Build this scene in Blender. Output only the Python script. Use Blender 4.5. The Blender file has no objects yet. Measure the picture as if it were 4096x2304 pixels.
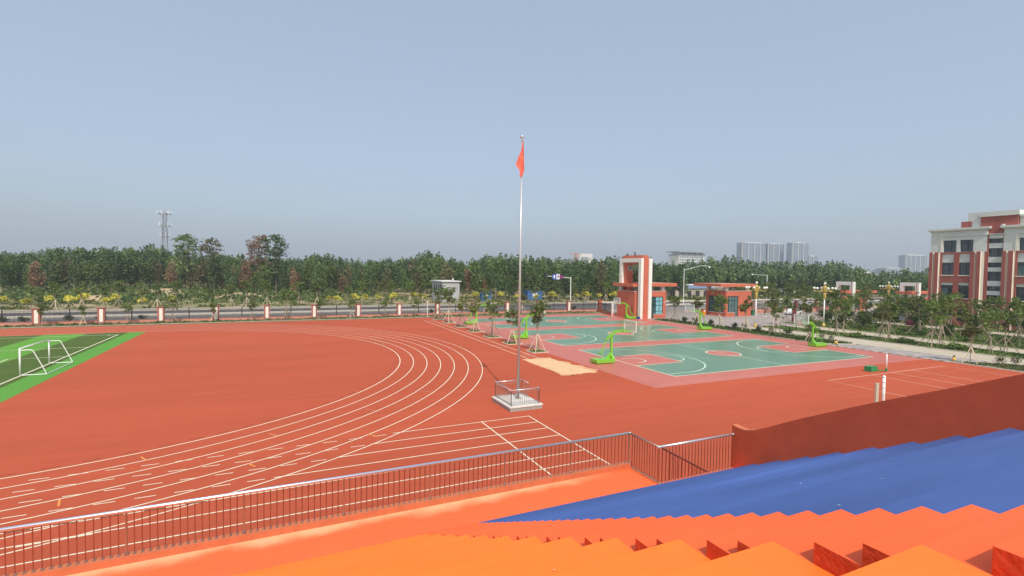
import bpy, math, random
import numpy as np
from mathutils import Vector, Matrix
random.seed(7); np.random.seed(7)
rad = math.radians
sc = bpy.context.scene
COL = sc.collection

# ------------------------------------------------------------------ camera
CX, CY, CZ = -30.395, -32.225, 8.779
YAW, PITCH, ROLL, FPX = 0.43698, 0.034909, -0.015062, 1996.9
fw = Vector((math.sin(YAW)*math.cos(PITCH), math.cos(YAW)*math.cos(PITCH), -math.sin(PITCH)))
rt0 = Vector((math.cos(YAW), -math.sin(YAW), 0)); dn0 = fw.cross(rt0)
rt = rt0*math.cos(ROLL)+dn0*math.sin(ROLL); dn = -rt0*math.sin(ROLL)+dn0*math.cos(ROLL)
cd = bpy.data.cameras.new('camera'); cam = bpy.data.objects.new('camera', cd); COL.objects.link(cam)
M = Matrix(((rt.x, -dn.x, -fw.x), (rt.y, -dn.y, -fw.y), (rt.z, -dn.z, -fw.z)))
cam.matrix_world = Matrix.Translation((CX, CY, CZ)) @ M.to_4x4()
cd.sensor_width = 36.0; cd.lens = 36.0*FPX/4096.0; cd.clip_start = 0.05; cd.clip_end = 12000
sc.camera = cam

# ------------------------------------------------------------------ sky and sun
SUN_EL = rad(50.2); sun_h = Vector((-3.11, -14.23)).normalized()
w = bpy.data.worlds.new('World'); sc.world = w; w.use_nodes = True
nt = w.node_tree; bg = nt.nodes['Background']
sky = nt.nodes.new('ShaderNodeTexSky'); sky.sky_type = 'NISHITA'; sky.sun_disc = False
sky.sun_elevation = SUN_EL; sky.sun_rotation = math.atan2(sun_h.x, sun_h.y)
sky.altitude = 0; sky.air_density = 1.0; sky.dust_density = 4.0; sky.ozone_density = 1.6
mxs = nt.nodes.new('ShaderNodeMix'); mxs.data_type = 'RGBA'; mxs.inputs[0].default_value = 0.5
mxs.inputs[7].default_value = (3.8, 4.55, 5.45, 1)
nt.links.new(sky.outputs[0], mxs.inputs[6]); nt.links.new(mxs.outputs[2], bg.inputs[0]); bg.inputs[1].default_value = 0.145
sd = bpy.data.lights.new('sun', 'SUN'); sd.energy = 2.9; sd.angle = rad(0.6); sd.color = (1.0, 0.95, 0.86)
so = bpy.data.objects.new('sun', sd); COL.objects.link(so)
sdir = Vector((sun_h.x*math.cos(SUN_EL), sun_h.y*math.cos(SUN_EL), math.sin(SUN_EL)))
so.rotation_euler = sdir.to_track_quat('Z', 'Y').to_euler(); so.location = (-40, -80, 90)
sc.view_settings.view_transform = 'Standard'; sc.view_settings.look = 'None'
sc.view_settings.exposure = 0.10; sc.view_settings.gamma = 1.0; sc.view_settings.use_curve_mapping = False
sc.render.engine = 'CYCLES'
sc.cycles.use_denoising = True; sc.cycles.max_bounces = 5; sc.cycles.diffuse_bounces = 3; sc.cycles.glossy_bounces = 3
sc.cycles.transparent_max_bounces = 8; sc.cycles.transmission_bounces = 4; sc.cycles.volume_bounces = 0
sc.cycles.sample_clamp_indirect = 6; sc.cycles.caustics_reflective = False; sc.cycles.caustics_refractive = False

# ------------------------------------------------------------------ materials
MAT = {}
def mat(name, col, rough=0.7, metal=0.0, var=0.0, scale=2.0, bump=0.0, bscale=40.0, stretch=(1, 1, 1), col2=None, spec=None, alpha=None, emit=None, thr=None, detail=6, big=None):
    """procedural paint: noise mixes col towards col2 (or a lighter/darker col)"""
    m = bpy.data.materials.new(name); m.use_nodes = True; N = m.node_tree.nodes; L = m.node_tree.links
    b = N['Principled BSDF']; b.inputs['Roughness'].default_value = rough; b.inputs['Metallic'].default_value = metal
    if spec is not None: b.inputs['Specular IOR Level'].default_value = spec
    c = (*col, 1); b.inputs['Base Color'].default_value = c
    if var > 0 or col2 is not None:
        g = N.new('ShaderNodeNewGeometry'); mp = N.new('ShaderNodeMapping'); mp.inputs['Scale'].default_value = stretch
        L.new(g.outputs['Position'], mp.inputs['Vector'])
        n = N.new('ShaderNodeTexNoise'); n.inputs['Scale'].default_value = scale; n.inputs['Detail'].default_value = detail; n.inputs['Roughness'].default_value = 0.62
        L.new(mp.outputs[0], n.inputs['Vector'])
        r = N.new('ShaderNodeValToRGB'); lo, hi = thr or (0.3, 0.7)
        r.color_ramp.elements[0].position = lo; r.color_ramp.elements[1].position = hi
        r.color_ramp.elements[0].color = c if col2 is not None else (*[x*(1-var) for x in col], 1)
        r.color_ramp.elements[1].color = (*col2, 1) if col2 is not None else (*[min(1, x*(1+var)) for x in col], 1)
        L.new(n.outputs[0], r.inputs[0]); out = r.outputs[0]
        if big:
            n2 = N.new('ShaderNodeTexNoise'); n2.inputs['Scale'].default_value = big[0]; n2.inputs['Detail'].default_value = 3
            L.new(mp.outputs[0], n2.inputs['Vector'])
            mr = N.new('ShaderNodeMapRange'); mr.inputs[1].default_value = 0.3; mr.inputs[2].default_value = 0.7; mr.inputs[3].default_value = 1-big[1]; mr.inputs[4].default_value = 1+big[1]
            L.new(n2.outputs[0], mr.inputs[0])
            vm = N.new('ShaderNodeVectorMath'); vm.operation = 'SCALE'; L.new(out, vm.inputs[0]); L.new(mr.outputs[0], vm.inputs[3]); out = vm.outputs[0]
        L.new(out, b.inputs['Base Color'])
    if bump > 0:
        g2 = N.new('ShaderNodeNewGeometry'); n3 = N.new('ShaderNodeTexNoise'); n3.inputs['Scale'].default_value = bscale; n3.inputs['Detail'].default_value = 4
        L.new(g2.outputs['Position'], n3.inputs['Vector'])
        bp = N.new('ShaderNodeBump'); bp.inputs['Strength'].default_value = bump; bp.inputs['Distance'].default_value = 0.02
        L.new(n3.outputs[0], bp.inputs['Height']); L.new(bp.outputs[0], b.inputs['Normal'])
    if alpha is not None: b.inputs['Alpha'].default_value = alpha
    if emit: b.inputs['Emission Color'].default_value = (*emit[:3], 1); b.inputs['Emission Strength'].default_value = emit[3]
    MAT[name] = m
    return m
def leafmat(name, col, col2, rnd=0.25):
    m = bpy.data.materials.new(name); m.use_nodes = True; N = m.node_tree.nodes; L = m.node_tree.links
    b = N['Principled BSDF']; b.inputs['Roughness'].default_value = 0.55; b.inputs['Specular IOR Level'].default_value = 0.35
    g = N.new('ShaderNodeNewGeometry'); oi = N.new('ShaderNodeObjectInfo')
    mx = N.new('ShaderNodeMix'); mx.data_type = 'RGBA'; mx.inputs[6].default_value = (*col, 1); mx.inputs[7].default_value = (*col2, 1)
    L.new(g.outputs['Random Per Island'], mx.inputs[0])
    mr = N.new('ShaderNodeMapRange'); mr.inputs[3].default_value = 1-rnd; mr.inputs[4].default_value = 1+rnd; L.new(oi.outputs['Random'], mr.inputs[0])
    vm = N.new('ShaderNodeVectorMath'); vm.operation = 'SCALE'; L.new(mx.outputs[2], vm.inputs[0]); L.new(mr.outputs[0], vm.inputs[3])
    L.new(vm.outputs[0], b.inputs['Base Color'])
    tr = N.new('ShaderNodeBsdfTranslucent'); L.new(vm.outputs[0], tr.inputs[0])
    ms = N.new('ShaderNodeMixShader'); ms.inputs[0].default_value = 0.25
    L.new(b.outputs[0], ms.inputs[1]); L.new(tr.outputs[0], ms.inputs[2]); L.new(ms.outputs[0], N['Material Output'].inputs[0])
    MAT[name] = m; return m

mat('rubber_red', (.475, .096, .045), .85, var=.065, scale=.5, stretch=(.25, 2.2, 1), bump=.25, bscale=90, big=(.05, .085), spec=.12)
mat('rubber_pink', (.56, .150, .100), .45, var=.06, scale=.8, bump=.05, bscale=60, big=(.09, .06), spec=.5)
mat('court_green', (.13, .255, .145), .30, var=.06, scale=.5, big=(.12, .07), bump=.03, bscale=60, spec=.5)
mat('line_white', (.84, .76, .55), .6, var=.08, scale=6, spec=.4)
mat('line_pale', (.70, .84, .62), .5, var=.08, scale=6, spec=.4)
mat('line_pinkish', (.78, .48, .36), .6, var=.06, scale=6, spec=.4)
mat('line_orange', (.80, .30, .07), .6, spec=.3)
mat('line_dark', (.20, .045, .025), .8, spec=.3)
mat('turf_light', (.125, .31, .045), .8, var=.10, scale=3, bump=.3, bscale=150, big=(.15, .08), spec=.1)
mat('turf_edge', (.115, .31, .05), .8, var=.10, scale=3, bump=.3, bscale=150, big=(.15, .08), spec=.1)
mat('turf_dark', (.088, .135, .028), .8, var=.10, scale=3, bump=.3, bscale=150, big=(.15, .08), spec=.1)
mat('sand', (.74, .47, .26), .9, var=.10, scale=1.5, bump=.5, bscale=12, spec=.1)
mat('sand_spill', (.68, .37, .20), .9, var=.10, scale=1.5, spec=.1)
mat('dirt', (.40, .31, .19), .95, col2=(.17, .20, .07), scale=.12, thr=(.42, .6), bump=.3, bscale=3, spec=.1, big=(.02, .15))
mat('dirt_tan', (.50, .36, .24), .95, col2=(.30, .27, .13), scale=.5, thr=(.4, .7), bump=.5, bscale=3, spec=.1)
mat('grass', (.15, .20, .05), .9, col2=(.24, .25, .10), scale=.5, thr=(.35, .75), bump=.6, bscale=10, spec=.1, big=(.25, .2))
mat('soil', (.26, .19, .115), .95, col2=(.11, .13, .05), scale=2.2, thr=(.35, .65), bump=.6, bscale=8, spec=.1)
mat('asphalt', (.17, .16, .15), .85, var=.12, scale=.6, bump=.2, bscale=60, big=(.07, .12), spec=.3)
mat('asphalt_dark', (.10, .09, .095), .8, var=.15, scale=.6, spec=.3)
mat('plaza', (.36, .31, .28), .8, var=.10, scale=.4, stretch=(.6, 2, 1), bump=.1, bscale=40, big=(.06, .12), spec=.3)
mat('concrete_road', (.52, .45, .34), .8, var=.07, scale=.5, stretch=(2, .5, 1), bump=.1, bscale=40, big=(.1, .08), spec=.3)
mat('kerb', (.60, .52, .42), .8, var=.1, scale=3, spec=.3)
mat('paver_a', (.34, .31, .30), .8, var=.12, scale=3, spec=.3)
mat('paver_b', (.44, .37, .32), .8, var=.12, scale=3, spec=.3)
mat('stand_orange', (.92, .200, .022), .62, var=.035, scale=2.0, bump=.12, bscale=18, big=(.35, .05), spec=.35)
mat('stand_coral', (.90, .134, .032), .62, var=.04, scale=1.6, bump=.12, bscale=18, big=(.35, .06), spec=.35)
mat('stand_blue', (.052, .104, .305), .6, var=.12, scale=1.1, stretch=(.25, 1.6, 1), bump=.12, bscale=18, big=(.22, .24), spec=.45)
mat('stand_wall', (.62, .108, .046), .75, var=.10, scale=1.2, bump=.15, bscale=14, big=(.4, .06), spec=.3)
mat('wall_chip', (.75, .45, .35), .8)
mat('stand_curb', (.60, .17, .075), .75, var=.1, scale=4, bump=.2, bscale=20, spec=.3)
m_ = mat('stand_walk', (.90, .155, .045), .65, var=.05, scale=1.6, bump=.12, bscale=18, spec=.3)
N_ = m_.node_tree.nodes; L_ = m_.node_tree.links; pb0 = N_['Principled BSDF']; src = pb0.inputs['Base Color'].links[0].from_socket
g_ = N_.new('ShaderNodeNewGeometry'); sx_ = N_.new('ShaderNodeSeparateXYZ'); L_.new(g_.outputs['Position'], sx_.inputs[0])
nz_ = N_.new('ShaderNodeTexNoise'); nz_.inputs['Scale'].default_value = .9; nz_.inputs['Detail'].default_value = 7; L_.new(g_.outputs['Position'], nz_.inputs['Vector'])
ad_ = N_.new('ShaderNodeMath'); ad_.operation = 'MULTIPLY_ADD'; ad_.inputs[1].default_value = .95; L_.new(nz_.outputs[0], ad_.inputs[0]); L_.new(sx_.outputs[1], ad_.inputs[2])
r1_ = N_.new('ShaderNodeMapRange'); r1_.interpolation_type = 'SMOOTHSTEP'; r1_.inputs[1].default_value = -19.0; r1_.inputs[2].default_value = -18.38; L_.new(ad_.outputs[0], r1_.inputs[0])
r2_ = N_.new('ShaderNodeMapRange'); r2_.interpolation_type = 'SMOOTHSTEP'; r2_.inputs[1].default_value = -19.9; r2_.inputs[2].default_value = -23.4; L_.new(sx_.outputs[0], r2_.inputs[0])
mu_ = N_.new('ShaderNodeMath'); mu_.operation = 'MULTIPLY'; L_.new(r1_.outputs[0], mu_.inputs[0]); L_.new(r2_.outputs[0], mu_.inputs[1])
mx_ = N_.new('ShaderNodeMix'); mx_.data_type = 'RGBA'; mx_.inputs[7].default_value = (.76, .48, .25, 1); L_.new(src, mx_.inputs[6]); L_.new(mu_.outputs[0], mx_.inputs[0]); L_.new(mx_.outputs[2], pb0.inputs['Base Color'])
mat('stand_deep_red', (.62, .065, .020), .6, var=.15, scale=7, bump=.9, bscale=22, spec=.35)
mat('steel', (.74, .73, .72), .34, .75)
mat('pole_steel', (.58, .56, .54), .32, .35)
mat('steel_rail', (.95, .95, 1.0), .36, 1.0)
mat('steel_warm', (.50, .40, .34), .32, .9)  # stainless steel, warm tint of mirrored red surroundings put into its colour
mat('steel_reflect_red', (.38, .17, .13), .30, .8)  # stainless balusters, reflection of the red surroundings painted in as brown
mat('stone_white', (.66, .64, .58), .6, col2=(.80, .78, .70), scale=8, thr=(.4, .6), spec=.4)
mat('stone_grey', (.36, .36, .32), .8, var=.25, scale=14, spec=.3)
mat('flag_red', (.80, .17, .12), .75, var=.05, scale=3, spec=.2)
mat('star_yellow', (.85, .62, .05), .7)
mat('white_paint', (.80, .80, .76), .35, var=.03, scale=4, spec=.5)
mat('goal_white', (.85, .86, .80), .3, spec=.5)
mat('hoop_green', (.22, .55, .045), .32, var=.05, scale=4, spec=.5)
mat('hoop_green_dark', (.12, .45, .04), .4, spec=.5)
mat('board_frame', (.80, .82, .76), .4, .0)
mat('rim_orange', (.80, .16, .06), .4)
mat('net', (.65, .6, .55), .9)
mat('glass_board', (.75, .82, .80), .08, alpha=.30)
mat('pillar_red', (.40, .135, .11), .75, var=.08, scale=2, spec=.3)
mat('pillar_white', (.86, .82, .70), .7, var=.03, scale=3)
mat('wall_salmon', (.60, .26, .18), .8, var=.1, scale=2)
mat('iron_black', (.05, .045, .045), .5, .3)
mat('house_red', (.56, .150, .088), .75, var=.05, scale=1.5, bump=.05, bscale=30, big=(.3, .05), spec=.3)
mat('house_white', (.82, .81, .74), .7, var=.03, scale=2, spec=.3)
mat('school_red', (.38, .115, .090), .75, var=.06, scale=1.2, big=(.25, .06), spec=.3)
mat('school_white', (.68, .70, .65), .75, var=.03, scale=1.5, big=(.3, .04), spec=.3)
mat('school_cream', (.88, .80, .66), .7, var=.04, scale=2)
mat('glass_dark', (.055, .075, .085), .06, var=.6, scale=.9, spec=.8)
mat('glass_teal', (.05, .11, .11), .06, var=.35, scale=.8, spec=.8)
mat('curtain', (.22, .50, .55), .8, var=.2, scale=5, stretch=(6, 6, .2))
mat('curtain_dim', (.10, .17, .17), .7, var=.25, scale=5, stretch=(6, 6, .2))
mat('frame_dark', (.03, .06, .07), .4, .3)
mat('gold', (.62, .43, .11), .4, .25, var=.06, scale=5)
mat('globe', (.90, .88, .80), .25, spec=.5)
mat('bark', (.34, .28, .21), .9, var=.25, scale=8, bump=.3, bscale=20)
mat('bark_dark', (.13, .10, .08), .9, var=.25, scale=8)
mat('stake_wood', (.72, .60, .42), .85, var=.2, scale=3)
mat('stake_dark', (.33, .26, .18), .85, var=.2, scale=3)
mat('concrete_hut', (.42, .42, .42), .9, var=.12, scale=1.2, big=(.4, .1))
mat('roof_pale', (.70, .68, .66), .8)
mat('dark_open', (.035, .035, .04), .8)
mat('tin_blue', (.05, .14, .32), .45, var=.1, scale=2)
mat('wall_tan', (.42, .38, .31), .85, var=.2, scale=.6)
mat('roof_slate', (.16, .21, .30), .6, var=.2, scale=.4)
mat('tower_steel', (.40, .40, .42), .5, .4)
mat('tower_panel', (.70, .72, .75), .5)
mat('city_wall', (.30, .34, .39), .8, var=.05, scale=.05)
mat('city_cream', (.62, .56, .46), .8)
mat('city_glass', (.13, .17, .22), .3)
mat('city_white', (.68, .66, .62), .8)
mat('city_roof', (.30, .34, .38), .7)
mat('crane_red', (.6, .18, .12), .6)
mat('sign_blue', (.03, .08, .40), .5)
mat('sign_white', (.75, .75, .78), .5)
mat('sign_purple', (.22, .03, .14), .5)
mat('car_white', (.80, .81, .80), .2, spec=.7)
mat('car_glass', (.03, .035, .04), .05, spec=.9)
mat('tyre', (.02, .02, .02), .8)
mat('bin_green', (.02, .16, .07), .5)
mat('box_green', (.03, .27, .09), .5, var=.1, scale=3)
mat('marker_yellow', (.80, .50, .12), .55)
mat('marker_black', (.03, .03, .03), .6)
mat('sign_maroon', (.20, .02, .04), .5)
mat('gate_orange', (.75, .25, .03), .5)
mat('paper_white', (.8, .8, .78), .8)
mat('pad_beige', (.52, .46, .34), .8)
mat('hose', (.50, .42, .22), .6)
mat('emblem', (.25, .34, .30), .5, var=.4, scale=6)
mat('hedge_soil', (.15, .13, .07), .95, col2=(.08, .10, .03), scale=3, thr=(.4, .6), bump=.5, bscale=9)
leafmat('leaf_poplar', (.048, .092, .03), (.155, .23, .075))
leafmat('leaf_poplar_far', (.050, .092, .038), (.135, .20, .078))
leafmat('leaf_poplar_light', (.070, .120, .028), (.21, .28, .085))
leafmat('leaf_brown', (.22, .13, .07), (.38, .24, .14))
leafmat('leaf_mixed', (.10, .11, .04), (.26, .22, .10))
leafmat('leaf_young', (.060, .105, .022), (.26, .34, .08))
leafmat('leaf_young_red', (.10, .09, .03), (.26, .20, .07))
leafmat('leaf_yellow', (.50, .46, .05), (.80, .74, .16))
leafmat('leaf_bush', (.045, .085, .02), (.14, .205, .045))
leafmat('leaf_bush_dark', (.022, .034, .014), (.065, .085, .025))
leafmat('leaf_twig', (.12, .09, .05), (.24, .17, .10))
leafmat('leaf_scrub', (.10, .13, .035), (.24, .26, .09))
leafmat('leaf_pink', (.35, .08, .14), (.5, .16, .22))
leafmat('blade', (.09, .15, .03), (.24, .33, .08))

# ------------------------------------------------------------------ mesh builder
class MB:
    def __init__(s): s.v = []; s.f = []; s.m = []; s.mats = []
    def mi(s, m):
        if m not in s.mats: s.mats.append(m)
        return s.mats.index(m)
    def add(s, vs, fs, m):
        b = len(s.v); i = s.mi(m); s.v += [tuple(x) for x in vs]; s.f += [tuple(b+k for k in f) for f in fs]; s.m += [i]*len(fs); return s
    def box(s, x0, y0, z0, x1, y1, z1, m, bottom=True):
        if x1 < x0: x0, x1 = x1, x0
        if y1 < y0: y0, y1 = y1, y0
        if z1 < z0: z0, z1 = z1, z0
        vs = [(x0, y0, z0), (x1, y0, z0), (x1, y1, z0), (x0, y1, z0), (x0, y0, z1), (x1, y0, z1), (x1, y1, z1), (x0, y1, z1)]
        fs = [(4, 5, 6, 7), (0, 1, 5, 4), (1, 2, 6, 5), (2, 3, 7, 6), (3, 0, 4, 7)] + ([(3, 2, 1, 0)] if bottom else [])
        return s.add(vs, fs, m)
    def tube(s, p, q, r, m, n=6, r2=None, cap=True):
        p = Vector(p); q = Vector(q); d = (q-p)
        if d.length < 1e-6: return s
        d.normalize(); a = d.orthogonal().normalized(); b = d.cross(a); r2 = r if r2 is None else r2
        vs = [p+(a*math.cos(t)+b*math.sin(t))*r for t in [2*math.pi*k/n for k in range(n)]] + [q+(a*math.cos(t)+b*math.sin(t))*r2 for t in [2*math.pi*k/n for k in range(n)]]
        fs = [(k, (k+1) % n, n+(k+1) % n, n+k) for k in range(n)]
        if cap: fs += [tuple(reversed(range(n))), tuple(range(n, 2*n))]
        return s.add(vs, fs, m)
    def bar(s, p, q, wd, hd, m):
        """rectangular bar from p to q, width wd sideways, height hd"""
        p = Vector(p); q = Vector(q); d = (q-p).normalized()
        up = Vector((0, 0, 1)) if abs(d.z) < .95 else Vector((1, 0, 0))
        a = d.cross(up).normalized(); b = a.cross(d).normalized()
        vs = []
        for o in (p, q):
            for i, j in ((-1, -1), (1, -1), (1, 1), (-1, 1)): vs.append(o+a*(i*wd/2)+b*(j*hd/2))
        return s.add(vs, [(0, 1, 2, 3), (7, 6, 5, 4), (0, 4, 5, 1), (1, 5, 6, 2), (2, 6, 7, 3), (3, 7, 4, 0)], m)
    def path(s, pts, r, m, n=6):
        for a, b in zip(pts[:-1], pts[1:]): s.tube(a, b, r, m, n)
        return s
    def poly(s, pts, z, m):
        return s.add([(x, y, z) for x, y in pts], [tuple(range(len(pts)))], m)
    def prism(s, pts, z0, z1, m):
        n = len(pts)
        return s.add([(x, y, z0) for x, y in pts]+[(x, y, z1) for x, y in pts], [tuple(range(n, 2*n)), tuple(reversed(range(n)))]+[(k, (k+1) % n, n+(k+1) % n, n+k) for k in range(n)], m)
    def lathe(s, prof, m, n=10, c=(0, 0, 0)):
        k = len(prof); vs = []
        for i in range(n):
            t = 2*math.pi*i/n
            for r, z in prof: vs.append((c[0]+r*math.cos(t), c[1]+r*math.sin(t), c[2]+z))
        fs = []
        for i in range(n):
            j = (i+1) % n
            for q in range(k-1): fs.append((i*k+q, j*k+q, j*k+q+1, i*k+q+1))
        return s.add(vs, fs, m)
    def ball(s, c, r, m, n=8, sz=1.0):
        pr = [(max(1e-4, r*math.sin(math.pi*i/6)), -r*sz*math.cos(math.pi*i/6)) for i in range(7)]
        return s.lathe(pr, m, n, c)
    def strip(s, pts, wd, z, m, closed=False):
        """flat line of width wd along pts (x, y)"""
        P = [Vector(p) for p in pts]; n = len(P); vs = []
        for i in range(n):
            a = P[i-1] if i > 0 or closed else P[i]; b = P[(i+1) % n] if i < n-1 or closed else P[i]
            d = (b-a).normalized(); nn = Vector((-d.y, d.x))*wd/2
            vs += [(P[i].x+nn.x, P[i].y+nn.y, z), (P[i].x-nn.x, P[i].y-nn.y, z)]
        fs = [(2*i, 2*i+1, 2*i+3, 2*i+2) for i in range(n-1)]
        if closed: fs.append((2*n-2, 2*n-1, 1, 0))
        return s.add(vs, fs, m)
    def mesh(s, name, org=(0, 0, 0), smooth=False):
        me = bpy.data.meshes.new(name)
        me.from_pydata([(x-org[0], y-org[1], z-org[2]) for x, y, z in s.v], [], s.f)
        for m in s.mats: me.materials.append(MAT[m])
        me.polygons.foreach_set('material_index', s.m)
        if smooth: me.polygons.foreach_set('use_smooth', [True]*len(s.f))
        me.update(); return me
    def build(s, name, parent=None, smooth=False, org=None):
        o0 = org if org is not None else worg(parent)
        o = bpy.data.objects.new(name, s.mesh(name, o0, smooth)); COL.objects.link(o)
        if parent is not None: o.parent = parent
        else: o.location = o0
        return o
def worg(o):
    p = Vector((0, 0, 0))
    while o is not None: p = p+o.location; o = o.parent
    return tuple(p)
def tag(o, label=None, cat=None, group=None, kind=None):
    if label: o['label'] = label
    if cat: o['category'] = cat
    if group: o['group'] = group
    if kind: o['kind'] = kind
    return o
def thing(name, loc, label, cat, group=None, rz=0):
    o = bpy.data.objects.new(name, None); COL.objects.link(o); o.location = loc; o.rotation_euler.z = rz
    o.empty_display_size = .3
    return tag(o, label, cat, group)
def struct(name, mb, parent=None):
    o = mb.build(name, parent)
    if parent is None: o['kind'] = 'structure'
    return o
def dup(root, loc, rz=0, label=None, scale=None, name=None):
    r = root.copy(); COL.objects.link(r); r.location = loc; r.rotation_euler = (0, 0, rz)
    if scale is not None: r.scale = (scale,)*3 if not hasattr(scale, '__len__') else scale
    if label: r['label'] = label
    for c in root.children:
        k = c.copy(); COL.objects.link(k); k.parent = r
        for g in c.children:
            q = g.copy(); COL.objects.link(q); q.parent = k
    return r
def part(name, me, parent, mats=None):
    o = bpy.data.objects.new(name, me); COL.objects.link(o); o.parent = parent; return o
def box(name, parent, x0, y0, z0, x1, y1, z1, m):
    return MB().box(x0, y0, z0, x1, y1, z1, m).build(name, parent)

# ------------------------------------------------------------------ setting: ground
A = 1.05
struct('ground', MB().box(-2600, -1200, -.5, 2600, 3600, -.06, 'dirt'))
haze_m = bpy.data.materials.new('haze_air'); haze_m.use_nodes = True
hn = haze_m.node_tree; hn.nodes.remove(hn.nodes['Principled BSDF'])
pv = hn.nodes.new('ShaderNodeVolumePrincipled'); pv.inputs['Color'].default_value = (.86, .93, 1.0, 1); pv.inputs['Density'].default_value = 0.00034; pv.inputs['Anisotropy'].default_value = 0.1
hn.links.new(pv.outputs[0], hn.nodes['Material Output'].inputs['Volume']); MAT['haze_air'] = haze_m
hz = MB().box(-2700, -1300, -1.5, 2700, 3700, 128, 'haze_air').build('haze'); hz['kind'] = 'stuff'

# running track: one red sheet
track = struct('running_track', MB().prism([(-150, -16.5), (32.3, -16.5), (32.3, -2.8), (-4.35, -2.72), (-4.35, 56.3), (-150, 57.6)], -.05, 0, 'rubber_red'))
def lane(i):
    t = i/6.0
    return (-46.06-.2*t, 20.85+.2*t, 26.74+7.75*t)
for i in range(7):
    cx_, cy_, R = lane(i)
    pts = [(-140, cy_-R)] + [(cx_+R*math.cos(t), cy_+R*math.sin(t)) for t in np.linspace(-math.pi/2, math.pi/2, 120)] + [(-140, cy_+R)]
    MB().strip(pts, .068 if i else .08, .004, 'line_white').build('lane_line', track)
def sl(y, x): return y+.012*(x+17)
for k, (y, xs) in enumerate(((-5.6, -24.9), (-6.84, -26.2), (-8.03, -28.0), (-9.33, -30.6), (-10.62, -46), (-11.75, -60), (-13.02, -60), (-14.25, -60), (-15.45, -60))):
    MB().strip([(xs, sl(y, xs)), (-16.7, y)], .066, .006, 'line_white').build('sprint_lane_line', track)
for x in (-19.78, -16.72): MB().strip([(x, -5.56), (x, -15.45)], .07, .008, 'line_white').build('start_line', track)
d = MB()
for y, x0, x1 in ((-5.92, -39.6, -25.5), (-7.1, -39.66, -26.3), (-8.3, -40.3, -28), (-9.55, -40.3, -30.6), (-10.85, -41, -33), (-12.05, -37.8, -36)):
    x = x0
    while x < x1: d.strip([(x, y-.004*(x+36)*0+.01*(x+36)), (x+.66, y+.01*(x+36.6))], .055, .006, 'line_white'); x += 1.245
d.build('dashed_lane_marks', track)
d = MB(); cx_, cy_, R = lane(0)
for k in range(-40, 62):
    t0 = -math.pi/2+.04+k*1.36/(R-.38)
    if -math.pi/2 <= t0 < 1.3:
        d.strip([(cx_+(R-.38)*math.cos(t), cy_+(R-.38)*math.sin(t)) for t in (t0, t0+.012, t0+.024)], .05, .003, 'line_dark')
for k in range(60): d.strip([(cx_-.3-k*1.36, cy_-R+.38), (cx_-.95-k*1.36, cy_-R+.38)], .05, .003, 'line_dark')
for k in range(26): d.strip([(9.6-k*.02, -3.3-k*.45), (9.6-k*.02, -3.52-k*.45)], .05, .003, 'line_dark')
d.build('drain_slots', track)
d = MB()
for a_, b_ in (((-36.13, -4.64), (-35.84, -5.21)), ((-37.81, -8.56), (-37.64, -9.21)), ((-31.68, -7.34), (-31.34, -7.91)), ((-30.88, -3.26), (-30.5, -3.81)), ((-26.11, -5.34), (-25.73, -5.93))): d.strip([a_, b_], .07, .007, 'line_orange')
for i, ang in ((6, -18), (5.97, -17.5)): pass
for i, ang in ((6, -19), (5, -28), (4, -36), (3, -46)):
    cx_, cy_, R = lane(i); t = rad(ang)
    d.strip([(cx_+(R-.9)*math.cos(t), cy_+(R-.9)*math.sin(t)), (cx_+(R-.05)*math.cos(t), cy_+(R-.05)*math.sin(t))], .03, .007, 'line_pinkish')
d.build('relay_marks', track)
# long jump runway lines and sand pit
d = MB()
for x in (-7.85, -6.63): d.strip([(x, 51.9), (x, 11.85)], .08, .006, 'line_white')
for y in (51.9, 21.2, 19.6, 14.2, 13.3): d.strip([(-7.85, y), (-6.63, y)], .07, .007, 'line_white')
d.build('runway_lines', track)
# volleyball court lines
d = MB(); X0, X1, Y0, Y1 = 11.15, 29.0, -5.9, -14.9
d.strip([(X0, Y1), (X0, Y0), (X1, Y0), (X1, Y1)], .10, .006, 'line_pinkish')
for x in (17.25, 20.3, 23.35): d.strip([(x, Y0), (x, Y1)], .09, .007, 'line_pinkish')
d.build('volleyball_court_lines', track)
MB().box(-150, 57.0, -.05, -4.2, 57.25, .06, 'kerb').build('edge_kerb', track)
MB().box(32.3, -16.5, -.05, 32.5, -4.9, .09, 'kerb').build('edge_kerb', track)

# sand pit: irregular heap of sand
def ragged(xs0, ys0, n, j, z, m):
    pts = []
    m_ = len(xs0)
    for i in range(m_):
        a, b = Vector((xs0[i], ys0[i])), Vector((xs0[(i+1) % m_], ys0[(i+1) % m_]))
        for k in range(n):
            p = a.lerp(b, k/n); jj = j if i in (1, 2) else j*.25
            pts.append((p.x+random.uniform(-jj, jj), p.y+random.uniform(-jj, jj)))
    return pts
pit = thing('long_jump_pit', (-7, 8, 0), 'pale sand long jump pit with sand spilling onto the red track', 'sand pit')
MB().poly(ragged([-8.6, -8.62, -4.75, -5.35], [11.9, 3.75, 4.0, 11.5], 14, .42, 0, 0), .005, 'sand_spill').build('sand_spill', pit)
g = MB(); nx, ny = 16, 30
for j in range(ny+1):
    for i in range(nx+1):
        u, v = i/nx, j/ny; x = -8.55+u*(2.95+.35*(1-v)); y = 4.0+v*7.8-.0*u
        e = min(u, 1-u, v, 1-v)
        g.v.append((x+(random.uniform(-.1, .1) if e == 0 and u > .5 else 0), y+(random.uniform(-.08, .08) if e == 0 else 0), .012+(.05*min(1, e*8))+random.uniform(0, .012)*(e > 0)))
gi = g.mi('sand')
for j in range(ny):
    for i in range(nx): q = j*(nx+1)+i; g.f.append((q, q+1, q+nx+2, q+nx+1)); g.m.append(gi)
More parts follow.
